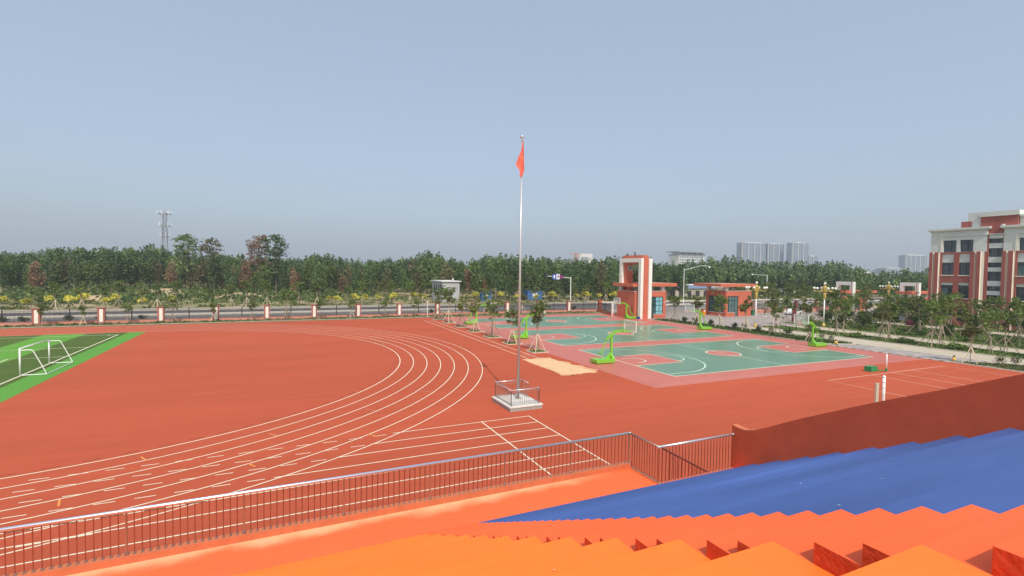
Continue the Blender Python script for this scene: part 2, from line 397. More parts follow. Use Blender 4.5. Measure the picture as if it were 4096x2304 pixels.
g.build('sand_bed', pit)

# football pitch
pitch = struct('football_pitch', MB().prism([(-46.25, -5.3), (-46.25, 47.35), (-150, 47.35), (-150, -5.3)], -.02, .004, 'turf_edge'))
e = [-48.1, -52.35, -56.55, -60.75, -65, -69.2, -73.4, -77.6, -81.8, -86, -90]
for k in range(10):
    MB().box(e[k], -5.28, .0045, e[k+1], 47.33, .010, 'turf_dark' if k % 2 == 0 else 'turf_light').build('turf_stripe', pitch)
def pl(pts, w_=.13, closed=False): return MB().strip(pts, w_, .015, 'line_white').build('pitch_line', pitch)
pl([(-48.66, -1.9), (-48.66, 45.1)], .13); pl([(-48.66, 45.1), (-140, 45.1)]); pl([(-48.66, 34.28), (-60.0, 34.28), (-60, 8.9), (-48.66, 8.9)])
pl([(-48.66, 28.1), (-52.8, 28.1), (-52.8, 15.1), (-48.66, 15.1)])
pl([(-48.66-1*math.cos(t), 45.1-1*math.sin(t)) for t in np.linspace(0, math.pi/2, 8)], .08)

# basketball ground
bb = struct('basketball_ground', MB().prism([(-4.4, -2.72), (32.2, -2.9), (32.15, 16.5), (32.6, 30), (33.2, 41.2), (34.4, 43.2), (30.9, 43.6), (30.9, 55.4), (-4.4, 56.3)], -.05, .004, 'rubber_pink'))
def arc(cx, cy, r, t0, t1, n=40): return [(cx+r*math.cos(t), cy+r*math.sin(t)) for t in np.linspace(rad(t0), rad(t1), n)]
for ci, (ox, oy) in enumerate(((0, 0), (0, 18.25), (-.1, 36.45))):
    T = lambda pts: [(ox+x, oy+y) for x, y in pts]
    MB().poly(T([(0, 0), (28, 0), (28, 15), (0, 15)]), .009, 'court_green').build('green_court', bb)
    for s in (0, 1):
        mx = (lambda pts: [(28-x, y) for x, y in pts]) if s else (lambda pts: pts)
        hw0, hw1 = (3.0, 1.8) if False else (2.45, 2.45)
        key = [(0, 7.5-hw0), (5.8, 7.5-hw1), (5.8, 7.5+hw1), (0, 7.5+hw0)]
        pk = T(mx(key)); MB().poly(pk if not s else pk[::-1], .014, 'rubber_pink').build('key_area', bb)
        l = MB(); l.strip(T(mx(key)), .13, .019, 'line_white')
        l.strip(T(mx(arc(5.8, 7.5, 1.8, -90, 90, 24))), .11, .020, 'line_pale')
        l.strip(T(mx([(1.2, 6.25)]+arc(1.575, 7.5, 1.25, -90, 90, 20)+[(1.2, 8.75)])), .11, .020, 'line_pale')
        rr = 6.75; yy = .9; tt = math.degrees(math.asin((7.5-yy)/rr)); xj = 1.575+rr*math.cos(rad(tt))
        l.strip(T(mx([(0, yy)]+arc(1.575, 7.5, rr, -tt, tt, 50)+[(0, 15-yy)])), .12, .021, 'line_pale')
        l.build('key_lines', bb)
    pc = T(arc(14, 7.5, 1.8, 0, 360, 49)[:-1]); MB().poly(pc, .014, 'rubber_pink').build('centre_circle', bb)
    l = MB(); l.strip(pc, .13, .019, 'line_white', True); l.strip(T([(14, 0), (14, 15)]), .11, .0205, 'line_pale')
    l.strip(T([(0, 0), (28, 0)]), .13, .019, 'line_white'); l.strip(T([(28, 0), (28, 15)]), .13, .0192, 'line_white'); l.strip(T([(28, 15), (0, 15)]), .13, .0194, 'line_white'); l.strip(T([(0, 15), (0, 0)]), .13, .0196, 'line_white')
    l.build('court_lines', bb)
l = MB()
for k in range(34): l.strip([(-3.17+k*.42, -2.04), (-3.0+k*.42, -2.035)], .04, .006, 'line_white')
for k in range(24): l.strip([(-3.9, -1.8+k*.5), (-3.9, -1.6+k*.5)], .04, .006, 'line_dark')
l.build('drain_slots', bb)

# ---- east side: planting strips, drives
def grasspoly(name, pts, z=-.0, m='grass'):
    return struct(name, MB().prism(pts, -.3, z, m))
struct('plaza', MB().prism([(32.6, 25.5), (110, 25.5), (125, 60), (37.6, 64), (37.6, 43.2), (34, 43.2), (33.4, 41)], -.3, .001, 'plaza'))
struct('campus_drive', MB().prism([(36.9, -60), (42.1, -60), (42.1, 25.6), (36.9, 25.6)], -.3, .005, 'concrete_road'))
struct('path', MB().prism([(47.0, -60), (52.0, -60), (52.0, 23), (49, 26.2), (46.2, 26.2), (47, 22)], -.3, .003, 'concrete_road'))
struct('path', MB().prism([(69.8, -60), (74.2, -60), (74.2, 36), (69.8, 36)], -.3, .003, 'concrete_road'))
grasspoly('planting_strip', [(32.35, 8.6), (36.3, 6.75), (36.9, 9), (36.9, 25), (35.6, 39.5), (33.5, 41.2), (32.75, 30), (32.35, 16.5)], .05, 'hedge_soil')
grasspoly('planting_strip', [(32.7, -4.95), (38.9, -9.5), (36.9, -60), (32.6, -60)], .05, 'hedge_soil')
grasspoly('grass_verge', [(42.3, -60), (46.9, -60), (46.9, 25), (45.5, 26.6), (43.4, 25.8), (42.3, 24)], .06)
grasspoly('grass_verge', [(52.1, -60), (69.7, -60), (69.7, 30), (60, 31), (52.1, 27)], .06)
grasspoly('grass_verge', [(74.3, -60), (140, -60), (140, 25), (110, 25.4), (78, 25.4), (74.3, 24)], .06)
kb = MB()
for pts in ([(32.22, 41.2), (32.3, 16.5), (32.3, 8.5), (36.3, 6.65)], [(42.2, -60), (42.2, 24), (43.3, 26), (45.6, 26.8), (47, 25)], [(46.95, -60), (46.95, 22)], [(52.05, -60), (52.05, 27)], [(69.75, -60), (69.75, 30)], [(74.25, -60), (74.25, 24)]):
    for a_, b_ in zip(pts[:-1], pts[1:]): kb.bar((a_[0], a_[1], .03), (b_[0], b_[1], .03), .14, .16, 'kerb')
struct('kerbs', kb)
# paved apron between ball courts and drive: individual pavers
ap = struct('paved_apron', MB().prism([(32.4, 8.5), (36.2, 6.6), (41.6, 9.5), (41.6, -4), (38.4, -9.2), (32.6, -4.9)], -.3, -.012, 'soil'))
pavers = [MB().box(-.47, -.235, -.03, .47, .235, .012, k).mesh('paver') for k in ('paver_a', 'paver_b')]
np_ = 0
def inpoly(x, y, P):
    c = False; j = len(P)-1
    for i in range(len(P)):
        if (P[i][1] > y) != (P[j][1] > y) and x < (P[j][0]-P[i][0])*(y-P[i][1])/(P[j][1]-P[i][1])+P[i][0]: c = not c
        j = i
    return c
AP = [(32.4, 8.4), (36.0, 6.6), (36.85, 7.0), (36.85, -7), (32.6, -4.9)]
yy = -6.6; r_ = 0
while yy < 8.4:
    xx = 32.7+(.48 if r_ % 2 else 0)
    while xx < 36.6:
        if inpoly(xx, yy, AP) and np_ < 300:
            o = part('paver', pavers[0 if random.random() < .62 else 1], ap); o.location = (xx, yy, random.uniform(0, .012)); o.rotation_euler.z = random.uniform(-.03, .03); np_ += 1
        xx += .96
    yy += .49; r_ += 1
struct('planting_strip', MB().prism([(-150, 57.3), (31, 55.6), (31, 60.3), (-150, 60.3)], -.3, .04, 'soil'))

# outer road beyond the fence
struct('road', MB().prism([(-400, 63.8), (400, 63.8), (400, 72.6), (-400, 72.6)], -.3, .0, 'asphalt'))
struct('road', MB().prism([(-400, 75.8), (400, 75.8), (400, 84.2), (-400, 84.2)], -.3, .0, 'asphalt_dark'))
struct('road_median', MB().prism([(-400, 72.6), (8, 72.6), (11, 74.2), (8, 75.8), (-400, 75.8)], -.3, .13, 'kerb'))
struct('road_median', MB().prism([(58, 72.6), (400, 72.6), (400, 75.8), (58, 75.8), (55, 74.2)], -.3, .13, 'kerb'))
struct('road', MB().prism([(8, 72.5), (58, 72.5), (58, 75.9), (8, 75.9)], -.3, .002, 'asphalt'))
struct('pavement', MB().prism([(-400, 61.2), (37.5, 61.2), (37.5, 63.7), (-400, 63.7)], -.3, .1, 'soil'))
struct('pavement', MB().prism([(-400, 84.3), (12, 84.3), (12, 88.6), (-400, 88.6)], -.3, .12, 'kerb'))
struct('pavement', MB().prism([(32, 84.3), (400, 84.3), (400, 88.6), (32, 88.6)], -.3, .12, 'kerb'))
rm = MB()
for y in (64.4, 72.0, 76.4, 83.6): rm.strip([(-300, y), (300, y)], .15, .005, 'line_white')
x = -250
while x < 250: rm.strip([(x, 68.2), (x+4, 68.2)], .14, .005, 'line_white'); rm.strip([(x, 80), (x+4, 80)], .14, .005, 'line_white'); x += 10
for k in range(7): rm.strip([(-1+k*1.1, 65), (-3.5+k*1.1, 69.5)], .45, .006, 'line_white')
struct('road_markings', rm)
struct('scrub_land', MB().prism([(-400, 88.6), (12, 88.6), (32, 88.6), (400, 88.6), (400, 240), (-400, 240)], -.3, -.02, 'dirt'))

# ------------------------------------------------------------------ the grandstand
gs = thing('grandstand', (-28, -25, 0), 'stepped concrete grandstand painted orange coral and blue in the foreground', 'grandstand')
zw = CZ-6.276*A; XW = CX+13.33*A; XA, XB = CX+3.0*A, CX+4.2*A; XL = -62.0
YC = CY+12.68*A        # inner face of the edge curb
def nose(j): return CY+(1.39+.84*j)*A, CZ+(-1.38-.408*j)*A
XC1 = -19.69
# body below, walkway
y11, z11 = nose(11)
YR = CY+11.98   # back of stair well (rail C line)
wk = MB(); wk.box(XL, y11-1.0, 0, XC1, YC+.2, zw, 'stand_walk'); wk.box(XC1, y11-1.0, 0, XW+.05, YR+.05, zw, 'stand_coral')
wk.build('walkway', gs)
box('edge_curb', gs, XL, YC, zw-.02, XC1+.1, YC+.22, zw+.15*A, 'stand_curb')
box('front_wall', gs, XL, YC+.2, -.05, XC1+.1, YC+.24, zw-.03, 'stand_wall')
box('edge_curb', gs, XC1-.02, YR-.1, zw-.02, XC1+.12, YC-.002, zw+.03, 'stand_curb')
for j in range(11, -9, -1):
    y, z = nose(j); yb, zb = nose(j-1)
    lo = zw-.3 if j > 6 else z-1.4
    MB().box(XL, yb-.3, lo, XA, y, z, 'stand_orange').build('seat_tier', gs)
    MB().box(XA, yb-.3, lo, XB, y, z-.002, 'stand_coral').build('aisle_tread', gs)
    MB().box(XB, yb-.3, lo, XW, y, z, 'stand_blue').build('seat_tier', gs)
for m_ in range(35, -25, -1):
    if m_ % 3 == 0: continue
    j = math.floor(m_/3)  # tier this block stands on is the lower one: j+1
    y = CY+(1.39+.28*m_)*A; z = CZ+(-1.38-.136*m_)*A; yb, zb_ = nose(j); zlow = nose(j+1)[1]
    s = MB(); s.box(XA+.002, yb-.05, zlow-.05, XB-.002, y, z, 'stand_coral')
    # the cheek facing the orange tiers gets a deeper red than the step
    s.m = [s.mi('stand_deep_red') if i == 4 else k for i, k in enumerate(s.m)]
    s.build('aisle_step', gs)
# side wall with curved sweep at its end
prof = [(-19.92, 3.54), (-20.02, 3.52), (-20.14, 3.51), (-20.44, 3.50), (-20.79, 3.60), (-21.2, 3.80), (-22.38, 4.43), (-24.44, 5.44), (-26.04, 6.17), (-27.31, 6.76), (-29.5, 7.78), (-33.5, 9.7), (-40, 12.8)]
pp = [(CY+(y-CY)*.98, CZ+(z-CZ)*.98) for y, z in prof]
sw = MB(); n = len(pp)
for x in (XW, XW+.24):
    sw.v += [(x, y, z) for y, z in pp]; sw.v += [(x, y, -.05 if i < 4 else max(-.05, zw-.5)) for i, (y, z) in enumerate(pp)]
mi_ = sw.mi('stand_wall'); mt_ = sw.mi('stand_curb')
for i in range(n-1):
    sw.f.append((i, i+1, n+i+1, n+i)); sw.m.append(mi_); sw.f.append((2*n+i+1, 2*n+i, 3*n+i, 3*n+i+1)); sw.m.append(mi_)
    sw.f.append((i, 2*n+i, 2*n+i+1, i+1)); sw.m.append(mt_)
sw.f.append((0, n, 3*n, 2*n)); sw.m.append(mi_)
sw.build('side_wall', gs)
# stair well with a flight going down to the track
for k in range(12):
    MB().box(XC1+.14+k*.30, YR+.08, -.05, XC1+.14+(k+1)*.30, YC-.25, max(.0, zw-.18*(k+1)), 'stand_coral').build('stair_step', gs)
box('well_wall', gs, XC1-.06, YR+.06, -.05, XC1+.1, YC+.24, zw-.03, 'stand_wall')
box('back_fill', gs, XL, CY-14, -.05, XW+.1, nose(6)[0]-.1, zw-.6, 'stand_wall')

# stand railing
ZR = CZ-5.18*A; YRail = YC+.11; ZC = zw+.15*A
rl = thing('stand_railing', (-28, YRail, ZC), 'reflection-tinted steel baluster railing with polished steel handrail along the front of the grandstand', 'railing')
bal = MB().tube((0, 0, 0), (0, 0, ZR-ZC-.03), .013, 'steel_reflect_red', 6).lathe([(.001, .045), (.022, .04), (.034, .012), (.036, 0)], 'steel_warm', 8).mesh('baluster')
post = MB().tube((0, 0, 0), (0, 0, ZR-ZC-.03), .024, 'steel_warm', 8).lathe([(.001, .06), (.035, .055), (.05, .015), (.052, 0)], 'steel_warm', 8).mesh('rail_post')
bal2 = MB().tube((0, 0, 0), (0, 0, ZR-zw-.06), .013, 'steel_reflect_red', 6).lathe([(.001, .045), (.022, .04), (.034, .012), (.036, 0)], 'steel_warm', 8).mesh('baluster')
lo_ = Vector(worg(rl))
def put(me, nm, x, y, z):
    o = part(nm, me, rl); o.location = Vector((x, y, z))-lo_
k = 0; x = XC1+.02
while x > -44:
    put(post if k % 16 == 0 else bal, 'rail_post' if k % 16 == 0 else 'baluster', x, YRail, ZC); x -= .1437; k += 1
y = YRail-.14
while y > YR+.05: put(bal2, 'baluster', XC1+.05, y, zw+.03); y -= .125
x = XC1+.05
while x < XW-.03: put(bal2, 'baluster', x, YR, zw); x += .137
MB().path([(-44, YRail, ZR), (XC1+.05, YRail, ZR)], .042, 'steel_rail', 12).build('handrail', rl, smooth=True)
MB().path([(XC1+.05, YRail, ZR), (XC1+.05, YR, ZR)], .03, 'steel_warm', 10).build('handrail', rl, smooth=True)
MB().path([(XC1-.02, YR, ZR), (XW-.002, YR, ZR)], .04, 'steel', 12).build('handrail', rl, smooth=True)
for q in ((XC1+.05, YRail, ZR), (XC1+.05, YR, ZR), (XW-.05, YR, ZR)): MB().ball(q, .048, 'steel', 10).build('rail_joint', rl, smooth=True)
sr = thing('stair_railing', (-18, YR+.12, 0), 'sloping reflection-tinted steel handrail with balusters going down the stand stairs behind the level railing', 'railing')
q0, q1 = Vector((XC1+.3, YR+.14, ZR-.12)), Vector((XC1+2.75, YR+.14, ZR-1.45))
MB().tube(q0, q1, .03, 'steel_reflect_red', 8).build('handrail', sr)
for k in range(16):
    p_ = q0.lerp(q1, k/15); MB().tube(p_, (p_.x, p_.y, max(.1, zw-.62*(p_.x-XC1))), .012, 'steel_reflect_red', 5).build('baluster', sr)

# ------------------------------------------------------------------ flagpole on plinth
fp = thing('flagpole_plinth', (-16.0, -2.8, 0), 'square pale stone plinth with steel railing round the flagpole foot', 'plinth')
box('plinth_base', fp, -17.4, -4.42, -.02, -15.15, -1.55, .22, 'stone_grey')
box('plinth_slab', fp, -17.44, -4.46, .22, -15.11, -1.51, .30, 'stone_white')
for i in range(3):
    for j in range(4): box('paving_tile', fp, -17.36+i*.74, -4.38+j*.71, .30, -17.36+i*.74+.73, -4.38+j*.71+.70, .312+.003*((i+j) % 2), 'stone_white')
x0, x1, y0, y1 = -17.27, -15.3, -4.28, -1.72
segs = [((x0, y0), (x1, y0)), ((x0, y0), (x0, y1)), ((x0, y1), (x1, y1)), ((x1, y0), (x1, y0+.25)), ((x1, y1), (x1, y1-1.0))]
pb = MB().tube((0, 0, .31), (0, 0, 1.12), .011, 'steel_warm', 5).mesh('baluster'); lo_ = Vector(worg(fp))
for a_, b_ in segs:
    L_ = math.dist(a_, b_); MB().tube((*a_, 1.3), (*b_, 1.3), .034, 'steel', 10).build('handrail', fp, smooth=True)
    MB().tube((*a_, 1.14), (*b_, 1.14), .016, 'steel_warm', 6).build('rail_bar', fp); MB().tube((*a_, .42), (*b_, .42), .014, 'steel_warm', 6).build('rail_bar', fp)
    for q in (a_, b_): MB().tube((*q, .3), (*q, 1.3), .027, 'steel_warm', 8).build('rail_post', fp)
    nn = int(L_/.125)
    for k in range(1, nn):
        o = part('baluster', pb, fp); o.location = Vector((a_[0]+(b_[0]-a_[0])*k/nn, a_[1]+(b_[1]-a_[1])*k/nn, 0))-lo_
pole = thing('flagpole', (-16.04, -2.7, .31), 'tall tapering stainless steel flagpole rising from the fenced plinth', 'flagpole')
MB().tube((-16.04, -2.7, .33), (-16.04, -2.7, 17.2), .095, 'pole_steel', 20, r2=.045).build('pole_shaft', pole, smooth=True)
box('foot_plate', pole, -16.24, -2.9, .305, -15.84, -2.5, .345, 'stone_grey')
MB().lathe([(.05, 17.15), (.07, 17.2), (.06, 17.3), (.12, 17.46), (.135, 17.5), (.10, 17.55), (.001, 17.57)], 'steel', 14, (-16.04, -2.7, 0)).build('finial', pole, smooth=True)
# flag: hanging cloth with folds
fl = MB(); nu, nv = 16, 26; fi = fl.mi('flag_red')
prof_z = [17.15, 16.75, 16.2, 15.7, 15.4, 15.25, 15.1, 14.9][::-1]
pL = [.03, .0, -.2, -.41, -.22, -.13, -.12, -.13][::-1]; pR = [.09, .12, .14, .16, .17, .16, .10, .07][::-1]
for v in range(nv+1):
    zt = 17.15-2.25*v/nv; a_, b_ = float(np.interp(zt, prof_z, pL)), float(np.interp(zt, prof_z, pR))
    for u in range(nu+1):
        q = u/nu; ww = a_+(b_-a_)*q; sm = min(1, max(0, (ww+.10)/.12))
        dp = -.09-.05*(1-sm)+sm*.035*math.sin(ww*55+zt*2.5)+.015*math.sin(zt*7+ww*9)
        fl.v.append((-16.04+ww*rt.x+dp*fw.x, -2.7+ww*rt.y+dp*fw.y, zt+.03*math.sin(ww*24)))
for v in range(nv):
    for u in range(nu): q = v*(nu+1)+u; fl.f.append((q, q+1, q+nu+2, q+nu+1)); fl.m.append(fi)
flag = fl.build('flag', None, True, (-16.04, -2.7, 15)); tag(flag, 'limp red flag hanging in folds near the top of the steel flagpole', 'flag')
st = MB()
for (dx, dz, r_) in ((.02, 16.1, .05), (.06, 15.85, .03), (.05, 15.65, .025)):
    cxx, cyy = -16.04+dx*rt.x-.16*fw.x, -2.7+dx*rt.y-.16*fw.y
    pts = []
    for k in range(10):
        rr = r_ if k % 2 == 0 else r_*.42; t = math.pi/2+k*math.pi/5
        pts.append((cxx+rr*math.cos(t)*math.cos(YAW), cyy-rr*math.cos(t)*math.sin(YAW), dz+rr*math.sin(t)))
    st.add(pts+[(cxx, cyy, dz)], [(k, (k+1) % 10, 10) for k in range(10)], 'star_yellow')
st.build('star', flag)

# ------------------------------------------------------------------ football goal
gl = thing('football_goal', (-48.66, 21.6, 0), 'white tubular football goal without a net on the striped green pitch', 'goal')
gy = (18.88, 24.34); gh = 2.13
for y in gy: MB().tube((-48.66, y, 0), (-48.66, y, gh), .06, 'goal_white', 10).build('goal_post', gl, smooth=True)
MB().tube((-48.66, gy[0]-.05, gh), (-48.66, gy[1]+.05, gh), .055, 'goal_white', 10).build('crossbar', gl, smooth=True)
for y in gy:
    MB().path([(-48.66, y, gh-.12), (-48.0, y, gh-.12), (-47.86, y, gh-.2), (-47.05, y, .05), (-48.66, y, .05)], .035, 'goal_white', 8).build('side_frame', gl)
MB().tube((-47.05, gy[0], .05), (-47.05, gy[1], .05), .03, 'goal_white', 8).build('ground_bar', gl)

# ------------------------------------------------------------------ basketball hoops
def hoop():
    t = thing('basketball_hoop', (0, 0, 0), '', 'basketball hoop', 'green portable basketball hoops')
    b = MB(); b.box(-3.1, -.55, .06, -1.02, .55, .10, 'hoop_green_dark'); b.box(-3.1, -.55, .06, -3.04, .55, .40, 'hoop_green'); b.box(-3.1, -.55, .06, -1.02, -.49, .40, 'hoop_green'); b.box(-3.1, .49, .06, -1.02, .55, .40, 'hoop_green'); b.box(-1.08, -.55, .06, -1.0, .55, .38, 'hoop_green'); b.box(-3.05, -.5, .36, -1.05, .5, .402, 'hoop_green')
    b.build('base', t)
    for x in (-2.9, -1.2):
        for y in (-.45, .45): MB().tube((x, y-.03, .04), (x, y+.03, .04), .04, 'tyre', 8).build('wheel', t)
    s = MB(); s.add([(-1.75, -.09, .40), (-.98, -.09, .40), (-.98, -.09, .72), (-1.2, -.09, .95), (-1.75, .09, .40), (-.98, .09, .40), (-.98, .09, .72), (-1.2, .09, .95)], [(0, 1, 2, 3), (7, 6, 5, 4), (0, 3, 7, 4), (3, 2, 6, 7), (2, 1, 5, 6)], 'hoop_green')
    s.add([(-1.25, -.5, .41), (-.98, -.5, .41), (-.98, -.09, .8), (-1.2, -.09, .8)], [(0, 1, 2, 3)], 'hoop_green'); s.add([(-1.25, .5, .41), (-.98, .5, .41), (-.98, .09, .8), (-1.2, .09, .8)], [(3, 2, 1, 0)], 'hoop_green')
    s.build('gusset', t)
    MB().bar((-1.07, 0, .5), (-1.07, 0, 2.62), .17, .19, 'hoop_green').build('post', t)
    a = MB()
    for y in (-.13, .13):
        a.bar((-1.72, y, 2.18), (-.6, y, 2.92), .05, .09, 'hoop_green'); a.bar((-.6, y, 2.92), (1.02, y, 2.98), .05, .09, 'hoop_green')
        a.bar((-1.55, y, 2.42), (-.58, y, 3.08), .05, .06, 'hoop_green'); a.bar((-.58, y, 3.08), (.2, y, 3.06), .05, .06, 'hoop_green')
    a.bar((-1.72, -.16, 2.18), (-1.72, .16, 2.18), .08, .08, 'hoop_green_dark'); a.bar((-.6, -.15, 2.95), (-.6, .15, 2.95), .08, .1, 'hoop_green'); a.bar((1.0, -.15, 2.98), (1.0, .15, 2.98), .08, .08, 'hoop_green')
    a.build('arm', t)
    r = MB()
    for y in (-.12, .12):
        r.bar((-1.72, y, 2.18), (-2.05, y, 1.32), .04, .05, 'hoop_green'); r.bar((-2.05, y, 1.32), (-2.35, y*3, .9), .04, .04, 'hoop_green'); r.bar((-2.35, y*3, .9), (-2.45, y*3.2, .40), .035, .035, 'hoop_green')
    r.bar((-2.05, -.13, 1.32), (-2.05, .13, 1.32), .05, .05, 'hoop_green'); r.bar((-2.35, -.36, .9), (-2.35, .36, .9), .05, .09, 'hoop_green')
    for y in (-.08, .08): r.bar((-2.05, y*.8, 1.3), (-2.35, y, .93), .03, .03, 'hoop_green')
    r.build('rear_linkage', t)
    s = MB()
    for y in (-.13, .13):
        s.tube((.15, y, 3.05), (1.12, y*5.5, 3.85), .022, 'hoop_green_dark', 6); s.tube((-.2, y, 3.08), (1.12, y*5, 3.1), .02, 'hoop_green', 6)
    s.build('board_brace', t)
    bd = MB().box(1.14, -.88, 2.92, 1.16, .88, 3.93, 'glass_board').build('backboard', t)
    f = MB()
    for y in (-.9, .9): f.bar((1.15, y, 2.88), (1.15, y, 3.97), .08, .08, 'board_frame')
    for z in (2.9, 3.95): f.bar((1.15, -.9, z), (1.15, .9, z), .08, .08, 'board_frame')
    f.build('board_frame', bd)
    f = MB()
    for y in (-.295, .295): f.bar((1.172, y, 3.05), (1.172, y, 3.5), .05, .012, 'goal_white')
    for z in (3.05, 3.5): f.bar((1.172, -.32, z), (1.172, .32, z), .012, .05, 'goal_white')
    f.build('target_square', bd)
    r = MB(); P = [(1.575+.225*math.cos(k*math.pi/8), .225*math.sin(k*math.pi/8), 3.05) for k in range(17)]
    r.path(P, .014, 'rim_orange', 5); r.box(1.17, -.07, 3.0, 1.37, .07, 3.06, 'rim_orange'); r.build('rim', t)
    q = MB()
    for k in range(10):
        t0 = k*math.pi/5; q.tube((1.575+.22*math.cos(t0), .22*math.sin(t0), 3.04), (1.575+.12*math.cos(t0+.5), .12*math.sin(t0+.5), 2.66), .006, 'net', 3); q.tube((1.575+.22*math.cos(t0), .22*math.sin(t0), 3.04), (1.575+.12*math.cos(t0-.5), .12*math.sin(t0-.5), 2.66), .006, 'net', 3)
    q.build('net', t)
    return t
h0 = hoop()
hl = ['nearest bright green basketball hoop, at the west end of the front court',
      'green basketball hoop at the west end of the middle court, half hidden by the flagpole',
      'green basketball hoop at the west end of the far court, behind the staked trees',
      'green basketball hoop at the east end of the front court, beside the golden street lamp',
      'green basketball hoop at the east end of the middle court, by the hedge strip',
      'green basketball hoop at the east end of the far court, against the red gatehouse wall']
for k, (x, y, r_) in enumerate(((0, 7.5, 0), (-.1, 25.75, 0), (-.1, 43.95, 0), (27.9, 7.45, math.pi), (27.95, 25.6, math.pi), (27.9, 43.75, math.pi))):
    if k == 0: h0.location = (x, y, .01); h0['label'] = hl[0]
    else: dup(h0, (x, y, .01), r_, hl[k])

# ------------------------------------------------------------------ volleyball posts
vp = thing('volleyball_post', (20.42, -5.38, 0), 'slim white volleyball post with green ballast box at the far side of the court', 'volleyball post')
MB().tube((20.42, -5.38, 0), (20.42, -5.38, 1.62), .055, 'white_paint', 12).build('post', vp, smooth=True)
MB().tube((20.42, -5.38, 0), (20.42, -5.38, .28), .09, 'box_green', 10).build('post_foot', vp)
b_ = MB(); b_.box(18.6, -5.1, .02, 19.6, -4.5, .42, 'box_green'); b_.bar((19.5, -4.9, .08), (20.4, -5.35, .08), .12, .06, 'box_green'); b_.build('ballast_box', vp)
box('ballast_lid', vp, 18.58, -5.12, .42, 19.62, -4.48, .46, 'box_green')
vq = thing('volleyball_post', (4.0, -13.95, 0), 'thick white volleyball post with beige winch pad just over the stand wall', 'volleyball post')
MB().tube((4, -13.95, 0), (4, -13.95, 2.45), .085, 'white_paint', 14).build('post', vq, smooth=True)
MB().lathe([(.085, 2.4), (.10, 2.44), (.095, 2.52), (.001, 2.58)], 'white_paint', 14, (4, -13.95, 0)).build('post_cap', vq, smooth=True)
for z in (1.3, 1.75, 2.1): MB().lathe([(.088, z), (.098, z+.01), (.098, z+.04), (.088, z+.05)], 'steel', 14, (4, -13.95, 0)).build('collar', vq)
MB().bar((3.68, -13.73, .55), (3.68, -13.73, 2.05), .10, .28, 'pad_beige').build('pad', vq)
box('foot_box', vq, 3.0, -13.4, .0, 3.9, -12.9, .26, 'stone_grey'); box('foot_box_top', vq, 3.2, -13.4, .262, 3.7, -12.95, .30, 'white_paint')

# ------------------------------------------------------------------ perimeter fence
PX = [-61.67+7.36*k for k in range(-2, 12)]
PX = [x for x in PX if x < 24]+[26.6]
def pillar_mesh():
    return [('pillar_shaft', MB().box(-.45, -.25, 0, .45, .25, 2.28, 'pillar_red').mesh('pillar_shaft')), ('pillar_panel', MB().box(-.20, -.262, .25, .24, -.252, 2.16, 'pillar_white').mesh('pillar_panel')), ('pillar_cap', MB().box(-.54, -.34, 2.28, .54, .34, 2.40, 'pillar_red').mesh('pillar_cap'))]
pm = pillar_mesh()
def ordinal(k): return ['leftmost', 'second', 'third', 'fourth', 'fifth', 'sixth', 'seventh', 'eighth', 'ninth', 'tenth', 'eleventh', 'twelfth', 'thirteenth', 'fourteenth', 'fifteenth'][k]
vis = [x for x in PX if x > -63]
for x in PX:
    k = vis.index(x) if x in vis else None
    lab = ('%s red fence pillar with white panel counted from the left edge of view' % ordinal(k)) if k is not None else 'red fence pillar with white panel beyond the left edge of view'
    t = thing('fence_pillar', (x, 60.6, 0), lab, 'pillar', 'red and white pillars of the perimeter fence')
    for nm, me in pm: part(nm, me, t)
t = thing('fence_pillar', (34.3, 60.0, 0), 'plain red fence pillar without a white panel near the gatehouse', 'pillar')
box('pillar_shaft', t, 33.9, 59.7, 0, 34.7, 60.3, 2.45, 'house_red'); box('pillar_cap', t, 33.8, 59.6, 2.45, 34.8, 60.4, 2.57, 'house_red')
def bay_mesh(L_):
    h = L_/2; b = MB(); k = int(L_/.135)
    for i in range(1, k): x = -h+i*L_/k; b.box(x-.02, -.014, .5, x+.02, .014, 2.12, 'iron_black', False)
    r = MB()
    for z in (.6, 1.95): r.box(-h, -.018, z, h, .018, z+.045, 'iron_black')
    p = MB()
    p.box(-.04, -.04, .4, .04, .04, 2.25, 'iron_black')
    w_ = MB(); w_.box(-h, -.12, 0, h, .12, .42, 'wall_salmon'); w_.box(-h, -.15, .42, h, .15, .47, 'pillar_red')
    return b.mesh('fence_bars'), r.mesh('fence_rails'), p.mesh('fence_post'), w_.mesh('low_wall')
allx = PX+[34.3]
cache = {}
for a_, b_ in zip(allx[:-1], allx[1:]):
    L_ = round(b_-a_-.9, 2)
    if L_ not in cache: cache[L_] = bay_mesh(L_)
    k = vis.index(b_) if b_ in vis else len(vis)
    if b_ > -63:
        lab = 'black iron fence bay ' + (('between the %s and %s white pillars from the left' % (ordinal(k-1), ordinal(k))) if 0 < k < len(vis) else ('left of the first visible white pillar' if k == 0 else 'nearest to the tall gatehouse'))
    else: lab = 'black iron fence bay beyond the left edge of view'
    t = thing('fence_bay', ((a_+b_)/2, 60.6, 0), lab, 'fence', 'iron fence bays along the road')
    ms = cache[L_]; o = part('fence_bars', ms[0], t); o['kind'] = 'stuff'; part('fence_rails', ms[1], t); part('fence_post', ms[2], t); part('low_wall', ms[3], t)
